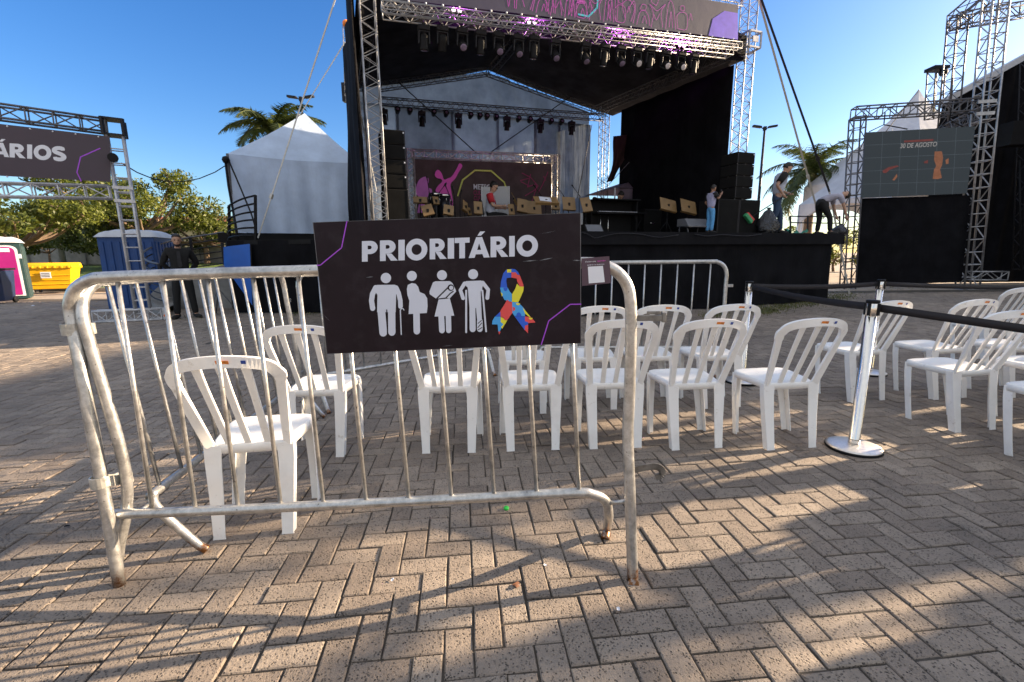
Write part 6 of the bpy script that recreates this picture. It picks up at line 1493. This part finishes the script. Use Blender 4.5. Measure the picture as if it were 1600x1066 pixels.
r = thing('video_screen', 'dim grey LED screen showing 30 DE AGOSTO hung in the truss frame', 'screen', sc_(1430, 305, .25))
b = MB(); L = [sc_(1353, 207, .25), sc_(1524, 197.5, .25), sc_(1511, 302, .25), sc_(1347, 309, .25)]; b.hexa(L, [q-sn_*.12 for q in L]); b.build('panel', MT['screen'], r)
ls = lambda cx, cy, l=.256: sc_(1300+cx/5.33, 130+cy/5.33, l)
MT['seam'] = mat('screen_seam', (.02, .024, .028), .5, emit=(.05, .065, .08), estr=.25)
MT['scr_txt'] = mat('screen_text', (.08, .08, .08), .7, emit=(.35, .33, .32), estr=.16)
MT['scr_red'] = mat('screen_red', (.04, .014, .014), .7, var=.8, scale=7, emit=(.30, .06, .05), estr=.10)
MT['scr_org'] = mat('screen_orange', (.06, .026, .018), .7, var=.9, scale=7, emit=(.40, .15, .07), estr=.12)
textmesh('30 DE AGOSTO', ls(568, 542), ls(872, 526), .145, MT['scr_txt'], 'lettering', r, .0, .02)
for m_, pl in (('scr_org', [(855, 570), (915, 568), (925, 620), (918, 680), (900, 720), (915, 790), (880, 800), (838, 798), (850, 720), (868, 690), (850, 640)]), ('scr_red', [(420, 730), (470, 700), (540, 685), (560, 692), (480, 722), (450, 750), (425, 748)]), ('scr_org', [(945, 640), (972, 625), (970, 672), (948, 676)]), ('scr_red', [(765, 655), (800, 640), (798, 668), (768, 668)]), ('scr_org', [(502, 808), (540, 755), (545, 780), (520, 812)]), ('scr_red', [(600, 478), (845, 465), (845, 482), (600, 495)])):
    b = MB(); b.tri([[ls(*q) for q in pl]]); b.build('screen_image', MT[m_], r, recalc=False)
b = MB(); ln = []
for k in range(1, 6): ln.append((ls(270+920*k/6, 415-60*k/6, .2535), ls(245+910*k/6, 952-30*k/6, .2535)))
for k in range(1, 5): ln.append((ls(285-8*k, 410+108*k, .2535), ls(1205-12*k, 360+114*k, .2535)))
for p, q in ln:
    d = (q-p).normalized().cross(sn_)*.006; b.add([p+d, q+d, q-d, p-d], [(0, 1, 2, 3)])
b.build('panel_seam', MT['seam'], r, recalc=False)
for x0, x1, xm in ((1358, 1418, 1383), (1460, 1512, 1486)):
    b = MB(); t = sc_(xm, 176+(1383-xm)*.07, .2); b.tube([sc_(x0, 206, .2), sc_(xm-2, 195-(xm-1383)*.07, .2), sc_(x1, 202, .2)], .018, 6); b.tube([t, sc_(xm-2, 195-(xm-1383)*.07, .2)], .018, 6); b.build('hanging_bridle', MT['black'], r)
b = MB(); b.grid(lambda u, v: sc_(1336+166*u+(10+8*u)*v, 449-9*u-(139-4*u)*v, .12+.03*math.sin(u*23)), 40, 6)
tag(b.build('screen_skirt', MT['black_cloth'], recalc=False), 'black cloth hanging below the big screen down to the ground', 'cloth')
# second stage at the right edge
MT['roof_white'] = mat('pale_roof_edge', (.5, .51, .54), .5, var=.1)
YB = 19.0
r = thing('side_stage', 'dark second stage with a pale sloping roof edge at the right margin', 'stage', P(1620, 400, YB)); r.location.z = 0
e0, e1 = P(1472, 164, YB), P(1760, 5, YB)
b = MB(); b.grid(lambda u, v: Vector((e0.x+(e1.x-e0.x)*u, YB+.05*math.sin(u*60), (e0.z+(e1.z-e0.z)*u)*v)), 80, 6); b.build('wall_cloth', MT['black_cloth'], r, recalc=False)
b = MB(); b.hexa([e0+Vector((0, -.22, 0)), e0+Vector((0, -.22, .22)), e0+Vector((0, .1, .22)), e0+Vector((0, .1, 0))], [e1+Vector((0, -.22, 0)), e1+Vector((0, -.22, .22)), e1+Vector((0, .1, .22)), e1+Vector((0, .1, 0))]); b.build('roof', MT['roof_white'], r)
b = MB(); truss(b, P(1596, 420, 18.2), P(1610, 95, 18.2), .35, step=.4, upv=(0, -1, 0), r=.025, rb=.014); b.build('tower', MT['dark'], r)
b = MB(); b.box(P(1592, 210, 17.6), (1.0, .5, .8)); b.tube([P(1593, 250, 17.8), P(1595, 420, 17.8)], .03, 6); b.build('hung_speaker', MT['black'], r)
def mast(p, q, label, w=.4, m='alu_dull'):
    b = MB(); truss(b, p, q, w, step=.42, style='ladder', upv=(0, -1, 0), r=.028, rb=.016); return tag(b.build('truss_mast', MT[m]), label, 'truss mast', 'truss masts of the second stage')
mast(P(1481, 200, 18.4), P(1497, 28, 18.4), 'tall truss mast rising above the screen, second from the right edge')
mast(P(1458, 185, 20), P(1463, 110, 20), 'short truss mast with a black cap left of the tall masts', .38)
b = MB(); b.box(P(1464, 108, 20), (.6, .5, .12)); b.ball(P(1474, 113, 19.9), .16, 8); tag(b.build('mast_cap', MT['black']), 'black cap on the short truss mast', 'cap')
b = MB(); truss(b, P(1492, 34, 18.2), P(1640, 8, 18.2), .42, step=.42, style='ladder', r=.028, rb=.016); tag(b.build('cross_truss', MT['alu_dull']), 'horizontal truss joining the tall masts at the upper right', 'truss')
b = MB(); truss(b, P(1490, 34, 18.2), P(1580, -40, 15.8), .42, step=.42, r=.028, rb=.016); tag(b.build('cross_truss', MT['alu_dull']), 'truss running toward the viewer from the tall mast corner', 'truss')
b = MB(); truss(b, sc_(1535, 178), P(1470, 208, 19), .34, step=.34, r=.024, rb=.014); tag(b.build('cross_truss', MT['alu_dull']), 'slanting truss from the screen frame back to the tall mast foot', 'truss')
# white tents behind
MT['tent_far'] = cloth('far_tent_cloth', (.62, .64, .70), fold=2, var=.08, transl=.3, fdist=.03)
def pagoda(c, wd, ze, za, label, zo=0, legs=True):
    r = thing('pagoda_tent', label, 'tent', c, RAD(12), 'white pagoda tents behind the screen'); b = MB(); n = 12; loops = []
    for i in range(n+1):
        t = i/n; s = wd/2*((1-t)**1.25*.97+.03*(1-t)); loops.append((s, ze+(za-ze)*t))
    M = Matrix.Rotation(RAD(45), 4, 'Z'); b.lathe([(s*1.414+.004, z) for s, z in loops], 4, M, smooth=False); b.build('roof', MT['tent_far'], r, world=False)
    b = MB()
    for k in range(4):
        R_ = Matrix.Rotation(RAD(90*k), 3, 'Z'); m_ = 14
        for i in range(m_):
            f = lambda t: R_ @ Vector(((t-.5)*wd, -wd/2, 0)); h_ = lambda t: .22+.9*abs(2*t-1)**3
            t0, t1 = i/m_, (i+1)/m_; b.add([f(t0)+Vector((0, 0, ze+.01)), f(t1)+Vector((0, 0, ze+.01)), f(t1)+Vector((0, 0, ze-h_(t1))), f(t0)+Vector((0, 0, ze-h_(t0)))], [(0, 1, 2, 3)])
    b.build('valance', MT['tent_far'], r, world=False, recalc=False)
    for sx in (-1, 1):
        for sy in (-1, 1): b = MB(); b.box((sx*(wd/2-.06), sy*(wd/2-.06), ze/2), (.12, .12, ze)); b.build('leg', MT['white_edge'], r, world=False)
a_ = P(1436, 140, 25); pagoda(Vector((a_.x, a_.y, 0)), 6.4, 5.0, a_.z, 'white pagoda tent whose peak rises over the big screen')
a_ = P(1392, 215, 23); pagoda(Vector((a_.x, a_.y, 0)), 4.9, 3.75, a_.z+.4, 'white tent with a curved valance left of the screen frame')
cable([P(1436, 140, 25), P(1310, 300, 24)], .02, 'guy wire from the pagoda peak down left')
r = thing('guard_rail', 'thin dark guard rail at the back right of the stage deck', 'railing', stage(10.4, 4.5, ZF))
for y in (338, 348): b = MB(); b.tube([P(1235, y, 15.6), P(1262, y+.5, 16), P(1312, y+1, 16.6)], .022, 6); b.build('bar', MT['dark'], r)
for x in (1235, 1262, 1312): b = MB(); b.bar(P(x, 337, 15.6+(x-1235)*.013), P(x, 362, 15.6+(x-1235)*.013), .04); b.build('rail_post', MT['dark'], r)
MT['green_cloth'] = mat('green_cloth', (.03, .22, .16), .8, var=.3, scale=6)
b = MB(); b.grid(lambda u, v: stage((S(1228+32*u, 366, .3)-FL0).dot(SU), .25+.35*v, ZF+.03+.10*math.sin(u*7+1)*math.sin(v*4+1)**2+.04*math.sin(u*19+v*7)), 14, 6)
tag(b.build('crumpled_cloth', MT['green_cloth'], recalc=False), 'crumpled green cloth lying on the stage between the two cleaners', 'cloth')
# weeds and litter
MT['weed'] = leafmat('weed', (.05, .075, .012), (.16, .15, .04), .2, 3)
rg = random.Random(11); b = MB()
def tuft(px, py, n, sp, hgt):
    for _ in range(n):
        c = G(px+rg.gauss(0, sp), py+rg.gauss(0, 3.2)); a = rg.uniform(0, 6.28); h = hgt*rg.uniform(.4, 1.1); l = Vector((math.cos(a), math.sin(a), 0)); s = Vector((-l.y, l.x, 0))*.008
        b.add([c-s, c+s, c+l*h*.6+Vector((0, 0, h))], [(0, 1, 2)])
for px, py, n in ((1195, 486, 700), (1225, 479, 500), (1262, 474, 400), (1300, 466, 500), (1322, 462, 300), (1120, 492, 300), (1385, 452, 60), (1430, 449, 50), (300, 497, 30), (470, 489, 200)): tuft(px, py, n, 14, .06)
o = b.build('weeds', MT['weed'], recalc=False); tag(o, 'low weeds along the foot of the stage skirt', 'weeds', kind='stuff')
MT['cap'] = mat('green_plastic', (.02, .45, .05), .4)
c = G(791, 796); b = MB(); b.lathe([(.001, .001), (.013, .001), (.014, .004), (.013, .010), (.010, .012), (.001, .012)], 16); o = b.build('bottle_cap', MT['cap'], None, world=False); o.location = c+Vector((0, 0, .002)); o.rotation_euler = (.2, .1, 0); tag(o, 'bright green bottle cap on the pavers below the barrier', 'bottle cap')
MT['dry'] = mat('dry_leaf', (.14, .055, .025), .8, var=.3, scale=60)
def scrap(px, py, s, m, name, label, cat, seed):
    rr = random.Random(seed); c = G(px, py); b = MB(); b.grid(lambda u, v: Vector(((u-.5)*s*(1-.4*abs(v-.5)), (v-.5)*s*.7, .004+.25*s*math.sin(u*4+seed)*math.sin(v*3+.5)**2)), 5, 4)
    o = b.build(name, MT[m], None, world=False, recalc=False); o.location = c; o.rotation_euler = (0, 0, rr.uniform(0, 6)); tag(o, label, cat)
scrap(808, 915, .038, 'dry', 'dead_leaf', 'curled brown dead leaf on the pavers at lower centre', 'leaf', 1)
scrap(852, 884, .014, 'paper', 'paper_scrap', 'tiny pale paper scrap left of the right barrier foot', 'scrap', 2)
scrap(966, 953, .017, 'paper', 'paper_scrap', 'pale paper scrap on the pavers just below the right barrier foot', 'scrap', 3)
scrap(613, 907, .015, 'paper', 'paper_scrap', 'pale scrap on the pavers at lower left of centre', 'scrap', 4)
scrap(105, 823, .022, 'black', 'dark_scrap', 'small dark scrap on the pavers left of the barrier', 'scrap', 5)
scrap(52, 478, .10, 'paper', 'paper_scrap', 'white paper on the paving near the magenta toilet', 'scrap', 6)

# ================================================================== OUTSIDE THE FRAME, RIGHT: things added out of view to break the low sun into streaks
OG = 'shade trees added outside the right edge'
tree(Vector((15, 7.4, 0)), 2.8, blobset(44, 14, 1.5, 1.2, 2.8, 6.0, .4, .7), 750, .12, MT['leaf2'], 'added shade tree, unseen outside the right edge, level with the chairs', 44, .2, grp=OG)  # added unseen crown, dapples the paving round the chairs
for k, (x, y, h) in enumerate(((10.5, 4.05, 5.5), (13, 4.7, 6.5), (12, 5.75, 6.0))):  # poles added out of view for narrow shadow streaks
    b = MB(); b.tube([(0, 0, 0), (0, 0, h)], [.11, .07], 10); q = b.build('pole', MT['concrete'], None, world=False); q.location = (x, y, 0); tag(q, ('nearest', 'farthest', 'middle')[k]+' of three added shade poles, unseen beyond the right edge', 'pole', 'shade poles added outside the right edge')
tree(Vector((9, 3.15, 0)), 1.5, blobset(51, 7, .7, .6, 1.7, 3.1, .25, .45), 330, .10, MT['leaf'], 'small added shade tree, unseen outside the right edge, nearest of all', 51, .07, grp=OG)  # added unseen crown, dapples the lower right paving
for k, (x, y, a, sh) in enumerate(((5.0, 2.15, 40, 'grey_shirt'), (5.7, 2.95, -70, 'white_shirt'), (6.5, 2.6, 120, 'black_shirt'), (5.5, 3.45, 10, 'lilac'), (7.3, 3.75, 60, 'grey_shirt'), (6.2, 1.75, 85, 'black_shirt'), (8.3, 4.6, 20, 'white_shirt'))):  # unseen figures added to shade the near right paving
    person(('added shade figure in a '+sh.replace('_', ' ')+' unseen outside the right edge, ')+('nearest the chairs', 'behind the first', 'third from the chairs', 'beside the rear chairs', 'standing back', 'closest to the viewer', 'farthest out')[k], Vector((x, y, 0)), RAD(a), 1.0, {}, sh, 'jeans')
r = thing('side_stage_shade_block', 'black block added outside the right edge as second stage flank, shades the plaza', 'stage', (26.5, 14, 0))  # added unseen box that keeps the sun off the plaza
b = MB(); b.box((27, 15.0, 4.4), (11.4, 7.0, 8.8)); b.build('cloth', MT['black_cloth'], r)
b = MB(); b.hexa([(21.2, 11.4, 8.8), (32.8, 11.4, 8.8), (32.8, 18.6, 8.8), (21.2, 18.6, 8.8)], [(27, 11.4, 11), (27.2, 11.4, 11), (27.2, 18.6, 11), (27, 18.6, 11)]); b.build('roof', MT['roof_white'], r)
